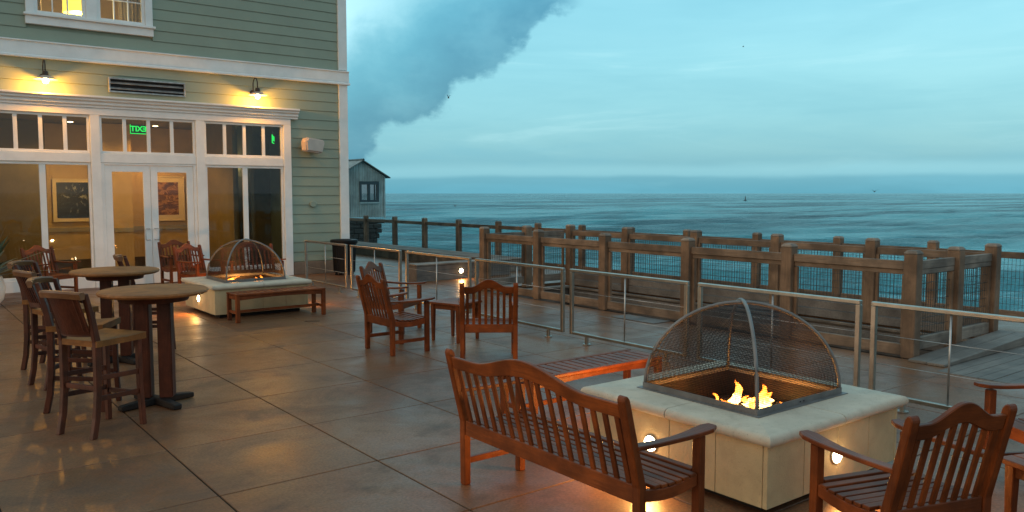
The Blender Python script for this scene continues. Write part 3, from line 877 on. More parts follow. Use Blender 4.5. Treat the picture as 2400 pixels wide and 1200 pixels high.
# potted agave at the left edge
t_ = thing('potted_agave', 'dark spiky agave in a round white pot at the left edge', 'plant', (1.32, 15.9, 0))
MB().lathe([(0, 0), (.2, 0), (.30, .12), (.34, .30), (.30, .46), (.29, .5), (.26, .5), (.26, .44), (0, .44)], 28).build('pot', POTM, t_, smooth='auto')
for k in range(34):
    az = random.uniform(0, 2 * PI) if k > 12 else R(-60 + k * 14); el = R(random.uniform(8, 78)); L = random.uniform(.8, 1.35)
    n = 9; rows = []
    for i in range(n):
        s_ = i / (n - 1); wdt = .06 * (1 - s_) ** .6 * (1 + 1.2 * s_ * (1 - s_)) + .001
        out_ = math.cos(el) * s_ * L; up = math.sin(el) * s_ * L - .22 * s_ * s_ * math.cos(el)
        c = Vector((math.cos(az) * out_, math.sin(az) * out_, .46 + up)); sd = Vector((-math.sin(az), math.cos(az), 0))
        rows.append([c - sd * wdt, c - Vector((0, 0, .012 * (1 - s_) + .001)), c + sd * wdt, c + Vector((0, 0, -.004))])
    MB().strip(rows).build('leaf', LEAF, t_, smooth='auto')


# ================================================================== STEEL RAILING
def railing(y0, y1, label, feet):
    """one free-standing frame along x = 6.87, from y0 (near) to y1 (far)"""
    L = y1 - y0
    t = thing('railing_panel', label, 'railing', (6.87, y0, 0), 0, 'stainless steel railing panels across the terrace')
    for yy in (.022, L - .022):
        MB().box(-.022, .022, yy - .022, yy + .022, .10, .885).build('post', STEEL, t, bevel=.004)
    MB().box(-.024, .024, 0, L, .887, .925).build('top_rail', STEEL, t, bevel=.006)
    MB().box(-.02, .02, .046, L - .046, .10, .135).build('bottom_rail', STEEL, t, bevel=.004)
    MB().tube([(0, L / 2, .136), (0, L / 2, .886)], .009, 8).build('middle_rod', DSTEEL, t, smooth=True)
    for q in (.385, .64):
        MB().tube([(0, .045, q), (0, L - .045, q)], .0028, 6).build('cable', DSTEEL, t, smooth=True)
    for yy in feet:
        f = MB().box(-.018, .018, yy - .018, yy + .018, .012, .099).build('foot', STEEL, t, bevel=.003)
        MB().lathe([(.05, .001), (.05, .012), (0, .0121)], 16, (0, yy, 0)).build('base_plate', STEEL, f)
    return t


rp = [(.98, 2.32, 'nearest steel railing panel, beyond the right edge of the view'),
      (2.36, 3.70, 'steel railing panel at the right edge behind the armchair'),
      (3.80, 5.62, 'steel railing panel directly behind the near fire pit'),
      (5.76, 7.65, 'steel railing panel behind the slatted bench, left of the near fire pit'),
      (7.78, 9.72, 'steel railing panel behind the armchair seen from the back'),
      (9.85, 11.70, 'steel railing panel in front of the step light'),
      (11.88, 13.70, 'steel railing panel behind the pair of armchairs'),
      (13.87, 15.70, 'farthest steel railing panel, in front of the litter bin')]
for y0, y1, lb in rp: railing(y0, y1, lb, (.3, y1 - y0 - .3))


# ================================================================== TIMBER GUARD RAILS
def wire_panel(parent, a, b, z0, z1, name='wire_mesh'):
    """welded wire between two ground points a and b"""
    a, b = Vector((*a, 0)), Vector((*b, 0)); d = b - a; L = d.length; d.normalize()
    m = MB(); n = max(2, int(L / .055))
    for i in range(n + 1):
        p = a + d * (L * i / n); m.beam(p + Vector((0, 0, z0)), p + Vector((0, 0, z1)), .0045, .0045, d)
    k = max(2, int((z1 - z0) / .10))
    for i in range(k + 1):
        zz = z0 + (z1 - z0) * i / k; m.beam(a + Vector((0, 0, zz)), b + Vector((0, 0, zz)), .0045, .0045)
    return m.build(name, WIRE, parent)


def post(parent, x, y, z0, z1, s=.15):
    h = s / 2; m = MB()
    m.box(x - h, x + h, y - h, y + h, z0, z1 - .035)
    o = m.build('post', FENCEW, parent, bevel=.008)
    c = MB(); c.strip([[(x - q, y - q, zz), (x + q, y - q, zz), (x + q, y + q, zz), (x - q, y + q, zz)] for q, zz in ((h + .001, z1 - .034), (h + .001, z1 - .018), (h - .022, z1 + .010))])
    c.build('cap', FENCEX, o, bevel=.004)


guard = thing('timber_guard_rail', 'weathered timber guard rail enclosing the opening in the walkway', 'guard rail', (0, 0, 0))
FX, BX = 9.22, 11.3
fy = [4.50, 6.09, 7.75, 9.45, 11.12, 12.75]
for yy in fy: post(guard, FX, yy, 0, 1.22)
by = [4.50, 6.11, 7.69, 9.32, 10.99, 12.60]
for yy in by: post(guard, BX, yy, 0, 1.22)
post(guard, 10.27, 4.50, 0, 1.22); post(guard, 10.24, 12.72, 0, 1.22)


def rails(a, b, zr, w_, h_, mt, along):
    m = MB(); m.beam((a[0], a[1], zr), (b[0], b[1], zr), w_, h_); return m.build(along, mt, guard, bevel=.005)


for i in range(5):
    rails((FX, fy[i] + .08), (FX, fy[i + 1] - .08), 1.055, .05, .10, FENCEY, 'top_rail')
    rails((FX + .02, fy[i] + .078), (FX + .02, fy[i + 1] - .078), .974, .04, .056, FENCEY, 'sub_rail')
    rails((FX, fy[i] + .08), (FX, fy[i + 1] - .08), .085, .05, .13, FENCEY, 'kick_board')
    rails((BX, by[i] + .08), (BX, by[i + 1] - .08), 1.055, .05, .10, FENCEY, 'top_rail')
    for q in range(2):
        rails((BX, by[i] + .08), (BX, by[i + 1] - .08), .055 + q * .128, .05, .12, PLANKW, 'kick_board')
    for yy in (by[i] + .10, by[i + 1] - .10):
        MB().box(BX - .04, BX, yy - .022, yy + .022, .25, 1.003).build('mesh_batten', FENCEW, guard)
    for yy in (fy[i] + .10, fy[i + 1] - .10):
        MB().box(FX, FX + .04, yy - .022, yy + .022, .152, .938).build('mesh_batten', FENCEW, guard)
    wire_panel(guard, (BX - .03, by[i] + .12), (BX - .03, by[i + 1] - .12), .25, 1.0)
for yy, (xa, xm, xb) in ((4.50, (FX, 10.27, BX)), (12.72, (FX, 10.24, BX))):
    for x0, x1 in ((xa, xm), (xm, xb)):
        rails((x0 + .08, yy), (x1 - .08, yy), 1.055, .05, .10, FENCEX, 'top_rail')
        rails((x0 + .078, yy), (x1 - .078, yy), .974, .04, .056, FENCEX, 'sub_rail')
        rails((x0 + .08, yy), (x1 - .08, yy), .15, .05, .14, FENCEX, 'kick_board')
        for xx in (x0 + .10, x1 - .10): MB().box(xx - .022, xx + .022, yy - .02, yy + .02, .222, .938).build('mesh_batten', FENCEW, guard)
        wire_panel(guard, (x0 + .12, yy + .01), (x1 - .12, yy + .01), .23, .94)
# planked lining of the opening and its pale ledge
MB().box(11.12, 11.176, HY0, HY1, -.06, -.02).box(HX0 + .0, HX1, HY1 - .06, HY1 - .004, -.06, -.02).build('ledge', FENCEX, guard, bevel=.004)
for k in range(6):
    MB().box(11.12, 11.16, HY0 + .01, HY1 - .07, -.24 - k * .16, -.09 - k * .16).build('lining_board', PLANKW, guard, bevel=.004)
# plank ramp by the near end
rm = thing('plank_ramp', 'low grey plank step lying beside the end of the guard rail', 'ramp', (0, 0, 0))
MB().prism([(9.0, .002), (11.35, .002), (11.35, .115), (9.0, .03)], 'y', 4.02, 4.21).build('plank', DECKW, rm, bevel=.004)
MB().prism([(9.0, .002), (11.35, .002), (11.35, .117), (9.0, .032)], 'y', 4.215, 4.41).build('plank', DECKW, rm, bevel=.004)
tag(MB().box(8.72, 9.10, 7.95, 8.80, .001, .012).build('floor_plate', PLANKW, bevel=.003), 'blue grey metal floor plate at the foot of the guard rail', 'floor plate')

perim = thing('seaside_fence', 'long timber and wire fence along the sea edge of the walkway', 'fence', (0, 0, 0))
PX_ = 13.7
py = [-4.2, -2.45, -.7, 1.05, 2.8, 4.6, 6.37, 8.05, 9.78, 11.54, 13.2, 14.85, 16.55, 18.28, 20.25, 22.17, 24.06, 26.09, 28.1, 30.1, 32.1]
for yy in py: post(perim, PX_, yy, -.05, 1.09, .14)
for a, b_ in zip(py[:-1], py[1:]):
    for zr, h_, w_, nm in ((.925, .10, .05, 'top_rail'), (.025, .10, .05, 'bottom_rail')):
        MB().beam((PX_, a + .075, zr), (PX_, b_ - .075, zr), w_, h_).build(nm, FENCEY, perim, bevel=.005)
    wire_panel(perim, (PX_, a + .075), (PX_, b_ - .075), .07, .88)

kerb = thing('timber_bench_kerb', 'broad low timber kerb running along in front of the seaside fence', 'kerb', (0, 0, 0))
MB().box(11.62, 11.66, 15.5, 33, .0, .265).build('front_board', FENCEY, kerb, bevel=.004)
for k in range(6):
    MB().box(11.60 + k * .145, 11.60 + k * .145 + .14, 15.5, 33, .268, .30).build('top_board', FENCEY, kerb, bevel=.004)
MB().box(11.661, 12.47, 15.5, 15.54, .0, .265).build('end_board', FENCEX, kerb)
kw = thing('planked_low_wall', 'low blue grey plank wall with a round step light in it', 'low wall', (0, 0, 0))
for k in range(3):
    MB().box(9.0, 11.5, 14.90, 14.94, .004 + k * .108, .108 + k * .108).build('face_board', PLANKW, kw, bevel=.004)
for k in range(3):
    MB().box(8.98, 11.52, 14.88 + k * .14, 14.88 + k * .14 + .135, .33, .36).build('top_board', FENCEX, kw, bevel=.004)
MB().box(9.0, 9.04, 14.941, 15.29, .0, .328).build('end_board', PLANKW, kw)



def step_light(label, loc, nrm, energy=1.6, r=.05, spot=True):
    t = thing('step_light', label, 'step light', loc, math.atan2(nrm[0], -nrm[1]), 'round step lights')
    pl = MB(); pl.strip([[(q * math.cos(2 * PI * k / 24), -d, q * math.sin(2 * PI * k / 24)) for k in range(24)] for q, d in ((r + .008, .001), (r + .008, .008), (r, .011), (r, .006))])
    pl.build('bezel', DSTEEL, t, smooth='auto')
    pl = MB(); pl.strip([[(q * math.cos(2 * PI * k / 24), -d, q * math.sin(2 * PI * k / 24)) for k in range(24)] for q, d in ((r - .001, .008), (r * .96, .016), (r * .6, .022))])
    pl.build('lens', STEPL, t, smooth=True)
    lamp('step_glow', (0, -.09, 0), .4, (1, .60, .22), .03, parent=t)
    sp_ = lamp('step_beam', (0, -.035, 0), energy * .75, (1, .43, .09), .035, 'SPOT', parent=t, spot_size=R(150), spot_blend=.5)
    sp_.rotation_euler = (R(-74), 0, 0)
    return t


step_light('round step light glowing in the low plank wall', (10.13, 14.895, .17), (0, -1), 22)


# ================================================================== FIRE PITS
def fire_pit(cx, cy, label, seed):
    rnd = random.Random(seed)
    t = thing('fire_pit', label, 'fire pit', (cx, cy, 0), 0, 'square stone fire pits')
    h = .735
    MB().box(-h + .1, h - .1, -h + .1, h - .1, .0, .065).build('recessed_base', BLACKM, t)
    # four walls each of four panels with open joints
    for k in range(4):
        rot = Matrix.Rotation(k * PI / 2, 4, 'Z')
        for q in range(4):
            a = -h + q * (2 * h / 4); bb = a + 2 * h / 4
            m = MB().box(a + (.002 if q else .0), bb - .002 - (.032 if q == 3 else 0), -h, -h + .03, .06, .432)
            o = m.build('side_panel', CASTS, t, bevel=.002); o.matrix_local = rot
    # coping: four mitred lengths with a bullnose edge
    H, I = .785, .50
    prof = [(I, .434), (H - .03, .434), (H - .012, .440), (H - .002, .455), (H, .468), (H - .004, .484), (H - .016, .497), (H - .034, .503), (I, .505)]
    for k in range(4):
        rot = Matrix.Rotation(k * PI / 2, 4, 'Z')
        for sgn in (0, 1):
            rows = []
            for s_ in ((-1, -.003) if sgn == 0 else (.003, 1)):
                rows.append([((s_ * d if abs(s_) == 1 else s_), -d, zz) for d, zz in prof])
            o = MB().strip(rows).build('coping_stone', CAST, t); o.matrix_local = rot
            for p in o.data.polygons: p.use_smooth = True
            o.data.set_sharp_from_angle(angle=R(45))
    # fire box
    m = MB(); I2 = .498
    for k in range(4):
        pass
    m.box(-I2, I2, -I2, -I2 + .01, .27, .50); m.box(-I2, I2, I2 - .01, I2, .27, .50); m.box(-I2, -I2 + .01, -I2 + .011, I2 - .011, .27, .50); m.box(I2 - .01, I2, -I2 + .011, I2 - .011, .27, .50)
    m.box(-I2 + .011, I2 - .011, -I2 + .011, I2 - .011, .26, .275)
    m.build('fire_box', FIREBOX, t)
    base = []
    for k in range(5):
        m = MB(); s0 = rnd.uniform(.035, .06)
        me = bmesh.new(); bmesh.ops.create_icosphere(me, subdivisions=2, radius=s0)
        for v_ in me.verts: v_.co *= rnd.uniform(.75, 1.2)
        mm = bpy.data.meshes.new('lava_rock'); me.to_mesh(mm); me.free(); mm.materials.append(LAVA); base.append(mm)
    for k in range(90):
        x, y_ = rnd.uniform(-.44, .44), rnd.uniform(-.44, .44)
        o = link('lava_rock', base[k % 5], t, (x, y_, .30 + rnd.uniform(-.005, .035)), rnd.uniform(0, 6))
        sc = rnd.uniform(.7, 1.3); o.scale = (sc, sc, sc * .8)
    # spark screen: steel base frame, two crossing hoops, four curved wire quarters
    s = .475; zb = .506; zt = .548
    m = MB(); m.box(-s, s, -s, -s + .006, zb, zt); m.box(-s, s, s - .006, s, zb, zt); m.box(-s, -s + .006, -s + .0065, s - .0065, zb, zt); m.box(s - .006, s, -s + .0065, s - .0065, zb, zt)
    lip = s + .03
    m.box(-lip, lip, -lip, -s - .0005, zb, zb + .004); m.box(-lip, lip, s + .0005, lip, zb, zb + .004); m.box(-lip, -s - .0005, -s, s, zb, zb + .004); m.box(s + .0005, lip, -s, s, zb, zb + .004)
    fr = m.build('screen_frame', HOOP, t)
    for dx in (-.02, .02):
        MB().box(dx - .004, dx + .004, -s - .004, -s - .0005, zb + .017, zb + .025).build('rivet', BLACKM, fr)
    hh = .585
    rf = lambda th: (math.cos(th)) ** .82
    N = 36
    for sg in (1, -1):
        pts = []
        for i in range(N + 1):
            th = PI * i / N; c_ = math.cos(th); rr = math.copysign(abs(c_) ** 1.0, c_) * (s - .012) * 1.0
            pts.append((rr, sg * rr, zt - .01 + hh * math.sin(th) + (.012 if sg == 1 else 0)))
        MB().tube(pts, .0125, 10).build('hoop', HOOP, t, smooth=True)
    # wire quarters: horizontal sections are squares, so each quarter is a ruled sheet
    for k in range(4):
        me = bpy.data.meshes.new('wire_screen'); vs, fs, uvs = [], [], []
        M_ = 18; arc = 0; prev = None
        for i in range(M_ + 1):
            th = (PI / 2) * i / M_; c_ = math.cos(th); rr = max(.002, abs(c_) * (s - .014)); zz = zt - .012 + hh * math.sin(th)
            if prev: arc += math.hypot(prev[0] - rr, prev[1] - zz)
            prev = (rr, zz)
            vs += [(-rr, -rr, zz), (rr, -rr, zz)]; uvs += [(-rr, arc), (rr, arc)]
        for i in range(M_): fs.append((2 * i, 2 * i + 1, 2 * i + 3, 2 * i + 2))
        me.from_pydata(vs, [], fs); uvl = me.uv_layers.new(name='UVMap')
        for lp in me.loops: uvl.data[lp.index].uv = uvs[lp.vertex_index]
        for p in me.polygons: p.use_smooth = True
        me.materials.append(SCREEN)
        o = link('wire_screen', me, t); o.matrix_local = Matrix.Rotation(k * PI / 2, 4, 'Z')
    return t


def flame(parent, x, y_, w_, h_, seed):
    w_ *= 1.25
    """ragged lick of fire: a tapering column torn by turbulence"""
    rnd = random.Random(seed); rows = []
    n, m_ = 20, 18; sd = seed * 3.7
    for i in range(n):
        s_ = i / (n - 1); r = w_ * min(1, (s_ * 4 + .35)) * (1 - s_) ** .75 + .0015
        ox = noise.noise(Vector((sd, s_ * 2.2, 0))) * w_ * 2.2 * s_; oy = noise.noise(Vector((sd, s_ * 2.2, 9))) * w_ * 2.2 * s_
        row = []
        for k in range(m_):
            a = 2 * PI * k / m_
            q = 1 + .95 * noise.noise(Vector((math.cos(a) * 1.3 + sd, math.sin(a) * 1.3, s_ * 4.5))) + .5 * noise.noise(Vector((math.cos(a) * 3 + sd, math.sin(a) * 3, s_ * 9)))
            row.append((ox + r * max(.15, q) * math.cos(a), oy + r * max(.15, q) * math.sin(a), h_ * (s_ + .10 * noise.noise(Vector((math.cos(a) * 2, math.sin(a) * 2, sd + s_ * 3))))))
        rows.append(row)
    rows = [[(x_, y2, z_ * .88) for x_, y2, z_ in q] for q in rows]
    MB().strip(rows).build('flame', FLAME, parent, smooth=True, loc=(x, y_, .30))


p1 = fire_pit(4.685, 3.45, 'near square cream stone fire pit with domed wire screen, flames burning', 1)
for i, (x, y_, w_, h_) in enumerate(((.24, -.04, .095, .20), (.29, .0, .05, .22), (.19, -.01, .04, .13), (.13, .14, .035, .27), (.02, .16, .04, .13), (.06, .11, .035, .09), (-.02, .20, .022, .17), (.13, .0, .03, .10), (-.14, .20, .018, .09), (.35, -.10, .02, .10), (.0, .08, .02, .07), (.09, .05, .03, .08), (.34, .05, .03, .13), (.20, .07, .04, .14), (-.06, .14, .03, .08), (.27, -.12, .035, .10))):
    flame(p1, x, y_, w_, h_, i + 1)
lamp('fire_glow', (.12, .04, .44), 10, (1, .30, .04), .08, parent=p1)
p2 = fire_pit(4.65, 12.98, 'far square stone fire pit with domed wire screen near the doors', 2)
for i, (x, y_, w_, h_) in enumerate(((-.05, .25, .09, .26), (.12, .18, .05, .15), (.2, .12, .06, .22), (.26, .08, .05, .26), (-.15, .3, .04, .14), (.4, .0, .025, .1))):
    flame(p2, x, y_, w_, h_, i + 20)
lamp('fire_glow', (.05, .15, .48), 22, (1, .40, .09), .12, parent=p2)
step_light('round light on the left face of the near fire pit, above the bench arm', (3.948, 3.60, .235), (-1, 0), 62)
step_light('round light on the right-hand face of the near fire pit', (4.66, 2.713, .245), (0, -1), 50)
step_light('round light on the back face of the near fire pit, shining on the slatted bench', (4.70, 4.187, .27), (0, 1), 75)
step_light('round light on the left face of the far fire pit', (3.913, 12.98, .24), (-1, 0), 50)
step_light('round light on the back face of the far fire pit, shining on the armchairs', (4.65, 13.717, .27), (0, 1), 90)
step_light('half-hidden light low on the right side of the far fire pit', (5.387, 12.9, .24), (1, 0), 50)


# ================================================================== GARDEN FURNITURE
def bump(x, w):
    """arched crest of the top rail"""
    u = abs(x) / (w * .5)
    c = .5 + .5 * math.cos(PI * min(1, u / .62))
    return c ** .9


def seat_back(t, w, d, nsl, arch, T=TEAK, TX=TEAKX, TY=TEAKY):
    SH = .42; yb = lambda z_: -d / 2 + .025 - .26 * max(0, z_ - SH)
    px = w / 2 - .026
    for sx_ in (-1, 1):
        # raked rear leg and post with a rounded head
        poly = [(-d / 2, 0), (-d / 2 + .05, 0), (-d / 2 + .05, SH), (yb(.88) + .024, .875), (yb(.9) + .012, .897), (yb(.9) - .008, .897), (yb(.88) - .022, .875), (-d / 2 - .004, SH)]
        MB().prism(poly, 'x', sx_ * px - .026, sx_ * px + .026).build('rear_leg', T, t, bevel=.006)
        MB().box(sx_ * px - .026, sx_ * px + .026, d / 2 - .052, d / 2, 0, .60).build('front_leg', T, t, bevel=.005)
        # arm: waisted plan, upswept to the front
        n = 12; top = []
        for i in range(n + 1):
            s_ = i / n; yy = -d / 2 - .02 + (d + .09) * s_
            wd = .026 + .018 * math.sin(PI * s_ * .5) ** 2 + .006 * math.cos(2 * PI * s_)
            if i == n: wd *= .55
            zz = .602 + .02 * (2 * s_ - 1) ** 2 * (1 if s_ > .5 else .6)
            cxa = sx_ * (px + .012 * s_)
            top.append([(cxa - wd, yy, zz), (cxa + wd, yy, zz), (cxa + wd, yy, zz + .024), (cxa - wd, yy, zz + .024)])
        MB().strip(top).build('arm', TY, t, bevel=.004)
        # curved side rail under the seat and low stretcher
        pts = []; n = 8
        for i in range(n + 1):
            s_ = i / n; yy = -d / 2 + .052 + (d - .106) * s_; pts.append((yy, .40 - .022 * math.sin(PI * s_)))
        poly = pts + [(yy, zz - .062) for yy, zz in pts[::-1]]
        MB().prism(poly, 'x', sx_ * px - .016, sx_ * px + .016).build('side_rail', TY, t, bevel=.003)
        MB().box(sx_ * px - .014, sx_ * px + .014, -d / 2 + .051, d / 2 - .053, .135, .175).build('stretcher', TY, t, bevel=.003)
    MB().box(-px + .027, px - .027, d / 2 - .04, d / 2 - .012, .335, .400).build('front_rail', TX, t, bevel=.003)
    MB().box(-px + .027, px - .027, -d / 2 + .006, -d / 2 + .038, .330, .425).build('back_rail', TX, t, bevel=.004)
    # seat slats dip in the middle
    ns = 8; y0, y1 = -d / 2 + .055, d / 2 - .004; pw = (y1 - y0) / ns
    for i in range(ns):
        ya = y0 + i * pw; s_ = (i + .5) / ns; zz = .402 - .022 * math.sin(PI * s_)
        x_ = px - .028 if i in (0, ns - 1) else px + .018
        MB().box(-x_, x_, ya + .006, ya + pw - .006, zz, zz + .019).build('seat_slat', TX, t, bevel=.003)
    # arched top rail
    n = 30; xs_ = [(-px + .027) + (2 * px - .054) * i / n for i in range(n + 1)]
    topz = [.852 + arch * bump(x, w) for x in xs_]; botz = [.775 + arch * .72 * bump(x, w) for x in xs_]
    rows = []
    for x, a, b_ in zip(xs_, botz, topz):
        rows.append([(x, yb(a) - .017, a), (x, yb(a) + .015, a), (x, yb(b_) + .015, b_), (x, yb(b_) - .017, b_)])
    MB().strip(rows).build('top_rail', TX, t, bevel=.005)
    sp = (2 * px - .05) / nsl
    for i in range(nsl):
        x = -px + .025 + sp * (i + .5); zt = .785 + arch * .72 * bump(x, w)
        MB().beam((x, yb(.42) + .0, .42), (x, yb(zt), zt), .034 if w > 1 else .032, .014, (0, 1, 0)).build('back_slat', T, t, bevel=.002)


def armchair_proto():
    t = thing('garden_armchair', 'teak armchair seen from the back, in front of the steel railing', 'armchair', (5.45, 7.46, 0), face(.58, .81), 'teak garden armchairs')
    seat_back(t, .64, .52, 8, .085)
    return t


ac = armchair_proto()
bpy.context.view_layer.update()
kids = [(c, []) for c in children(ac)]
for x, y_, dx, dy, lb in (
        (4.86, 8.51, 1, .02, 'teak armchair in side view left of the small table, nearer of the pair'),
        (5.56, 9.78, .58, -.81, 'teak armchair half hidden behind the side-view armchair'),
        (3.94, 1.96, .30, .95, 'dark teak armchair cut by the bottom right corner'),
        (5.72, 1.86, -.85, .5, 'teak armchair at the right edge with only an arm showing'),
        (4.72, 15.50, .42, -.9, 'teak armchair lit orange, left of the far fire pit screen'),
        (4.78, 16.95, .1, -1, 'teak armchair in front of the right door leaf, farthest back'),
        (2.45, 16.65, .5, -.85, 'teak armchair by the left window behind the bar stools')):
    copy_tree(ac, (x, y_, 0), face(dx, dy), lb, kids)
bn = thing('garden_bench', 'long teak garden bench seen from the back beside the near fire pit', 'bench', (3.15, 3.50, 0), face(1, 0), 'teak garden benches with backs')
seat_back(bn, 1.57, .50, 17, .095)
kidb = [(c, []) for c in children(bn)]
b2_ = thing('garden_bench', 'teak garden bench glowing orange behind the far fire pit screen', 'bench', (5.56, 15.1, 0), face(-.02, -1), 'teak garden benches with backs')
seat_back(b2_, 1.0, .50, 11, .10)


def flat_bench(label, x, y_, rz, L, W):
    t = thing('backless_bench', label, 'bench', (x, y_, 0), rz, 'backless slatted teak benches')
    lx, ly = L / 2 - .03, W / 2 - .03
    for a in (-1, 1):
        for b_ in (-1, 1):
            MB().box(a * lx - .028, a * lx + .028, b_ * ly - .028, b_ * ly + .028, 0, .385).build('leg', TEAK, t, bevel=.005)
        # shaped apron: deeper at the ends
        n = 16; top = [(-lx + .029 + (2 * lx - .058) * i / n, .385) for i in range(n + 1)]
        bot = [(x_, .325 + .022 * math.sin(PI * i / n)) for i, (x_, _) in enumerate(top)]
        MB().prism(top + bot[::-1], 'y', a * ly - .014, a * ly + .014).build('apron', TEAKX, t, bevel=.003)
        MB().box(a * lx - .014, a * lx + .014, -ly + .029, ly - .029, .33, .385).build('end_apron', TEAKY, t, bevel=.003)
        MB().box(a * lx - .014, a * lx + .014, -ly + .029, ly - .029, .12, .16).build('end_stretcher', TEAKY, t, bevel=.003)
        MB().box(-L / 2, L / 2, a * (W / 2 - .028) - .028, a * (W / 2 - .028) + .028, .387, .418).build('edge_board', TEAKX, t, bevel=.006)
    MB().box(-lx + .015, lx - .015, -.014, .014, .12, .16).build('long_stretcher', TEAKX, t, bevel=.003)
    n = 17; p = L / n
    for i in range(n):
        xa = -L / 2 + i * p
        MB().box(xa + .009, xa + p - .009, -W / 2 + .058, W / 2 - .058, .392, .414).build('slat', TEAKY, t, bevel=.003)
    return t


flat_bench('backless slatted bench with a fire-lit front, behind the near garden bench', 4.76, 5.12, 0, 1.50, .44)
flat_bench('backless slatted bench in front of the far fire pit', 4.73, 11.88, R(1), 1.40, .40)


def side_table(label, x, y_, rz, s=.50, h=.50):
    t = thing('side_table', label, 'side table', (x, y_, 0), rz, 'small square teak tables')
    for a in (-1, 1):
        for b_ in (-1, 1):
            q = s / 2 - .05
            rows = [[(a * q + i * r, b_ * q + j * r, zz) for i, j in ((-1, -1), (1, -1), (1, 1), (-1, 1))] for r, zz in ((.017, 0), (.026, h - .03))]
            MB().strip(rows).build('leg', TEAK, t, bevel=.003)
    q = s / 2 - .05
    MB().box(-q + .027, q - .027, -q - .012, -q + .012, h - .09, h - .03).box(-q + .027, q - .027, q - .012, q + .012, h - .09, h - .03).box(-q - .012, -q + .012, -q + .027, q - .027, h - .09, h - .03).box(q - .012, q + .012, -q + .027, q - .027, h - .09, h - .03).build('apron', TEAKX, t)
    n = 5; p = s / n
    for i in range(n):
        MB().box(-s / 2 + i * p + .003, -s / 2 + (i + 1) * p - .003, -s / 2, s / 2, h - .028, h).build('top_board', TEAKY, t, bevel=.004)
    return t


side_table('small square teak table between the two middle armchairs', 5.80, 8.66, R(18))
side_table('small slatted teak table at the right edge beside the corner armchair', 4.72, 1.42, R(-20), .52, .50)


# ------------------------------------------------------------------ bar stools and tables
def stool_proto():
    t = thing('bar_stool', 'nearest bar stool, turned with its dark back to the viewer', 'bar stool', (1.37, 7.07, 0), face(.87, .5), 'teak bar stools')
    W, D, SH = .40, .42, .735
    for sx_ in (-1, 1):
        x = sx_ * (W / 2 - .022)
        # rear leg sweeps back at the foot, post rakes back above the seat
        ctr = [(-D / 2 - .055, 0), (-D / 2 - .02, .16), (-D / 2, .36), (-D / 2 + .005, SH), (-D / 2 - .03, .92), (-D / 2 - .085, 1.12)]
        th = [.024, .024, .025, .027, .023, .018]
        poly = [(y_ - h_, z_) for (y_, z_), h_ in zip(ctr, th)] + [(y_ + h_, z_) for (y_, z_), h_ in list(zip(ctr, th))[::-1]]
        MB().prism(poly, 'x', x - .021, x + .021).build('rear_leg', STOOLW, t, bevel=.005)
        rows = [[(x + sx_ * o + i * .02, D / 2 - .02 + o + j * .02, zz) for i, j in ((-1, -1), (1, -1), (1, 1), (-1, 1))] for o, zz in ((.012, 0), (0, .35), (0, SH - .03))]
        MB().strip(rows).build('front_leg', STOOLW, t, bevel=.004)
        for zz in (.30, .46):
            MB().beam((x, -D / 2 + .02, zz), (x, D / 2 - .038, zz - .02), .018, .038).build('side_stretcher', STOOLW, t, bevel=.003)
    MB().box(-W / 2 + .045, W / 2 - .045, D / 2 - .03, D / 2 - .01, .235, .275).build('foot_rail', STOOLW, t, bevel=.004)
    MB().box(-W / 2 + .045, W / 2 - .045, -D / 2 - .01, -D / 2 + .012, .36, .40).build('back_stretcher', STOOLW, t, bevel=.004)
    # dished seat
    n = 14; vs, fs = [], []
    for i in range(n + 1):
        for j in range(n + 1):
            u, v_ = i / n * 2 - 1, j / n * 2 - 1
            x = u * (W / 2 + .018) * (1 + .03 * v_); y_ = v_ * (D / 2 + .02)
            zz = SH + .022 - .024 * (1 - u * u) ** .7 * (1 - v_ ** 4) + (.012 * v_ ** 2 if v_ > 0 else .004) - .012 * max(abs(u), abs(v_)) ** 8
            vs.append((x, y_, zz))
    N1 = (n + 1) ** 2
    vs += [(x, y_, SH - .032) for x, y_, _ in vs]
    idx = lambda i, j: i * (n + 1) + j
    for i in range(n):
        for j in range(n):
            fs.append((idx(i, j), idx(i + 1, j), idx(i + 1, j + 1), idx(i, j + 1)))
            fs.append((N1 + idx(i, j), N1 + idx(i, j + 1), N1 + idx(i + 1, j + 1), N1 + idx(i + 1, j)))
    for i in range(n):
        for (a, b_) in (((i, 0), (i + 1, 0)), ((i + 1, n), (i, n)), ((0, i + 1), (0, i)), ((n, i), (n, i + 1))):
            fs.append((idx(*a), N1 + idx(*a), N1 + idx(*b_), idx(*b_)))
    MB().add(vs, fs).build('seat', STOOLS, t, smooth='auto')
    # crest rail bowed backwards and the slats under it
    yc = lambda u, z_: -D / 2 + .005 - .36 * max(0, z_ - SH) ** 1.05 - .055 * (1 - u * u)
    rows = []
    for i in range(17):
        u = i / 8 - 1; x = u * (W / 2 + .012)
        c = yc(u, 1.12); zt = 1.135 + .012 * (1 - u * u)
        rows.append([(x, c - .02, zt - .055), (x, c + .014, zt - .055), (x, c + .02, zt - .012), (x, c + .008, zt), (x, c - .022, zt), (x, c - .032, zt - .014)])
    MB().strip(rows).build('crest_rail', STOOLC, t, smooth='auto')
    rows = []
    for i in range(13):
        u = i / 6 - 1; x = u * (W / 2 - .044); c = yc(u, .81)
        rows.append([(x, c - .012, .785), (x, c + .012, .785), (x, c + .01, .835), (x, c - .014, .835)])
    MB().strip(rows).build('lower_back_rail', STOOLW, t)
    for i in range(11):
        u = (i - 5) / 5 * .86; x = u * (W / 2 - .022)
        MB().beam((x, yc(u, .83) - .002, .83), (x, yc(u, 1.09) - .002, 1.09), .021, .012, (0, 1, 0)).build('back_slat', STOOLW, t, bevel=.002)
    return t


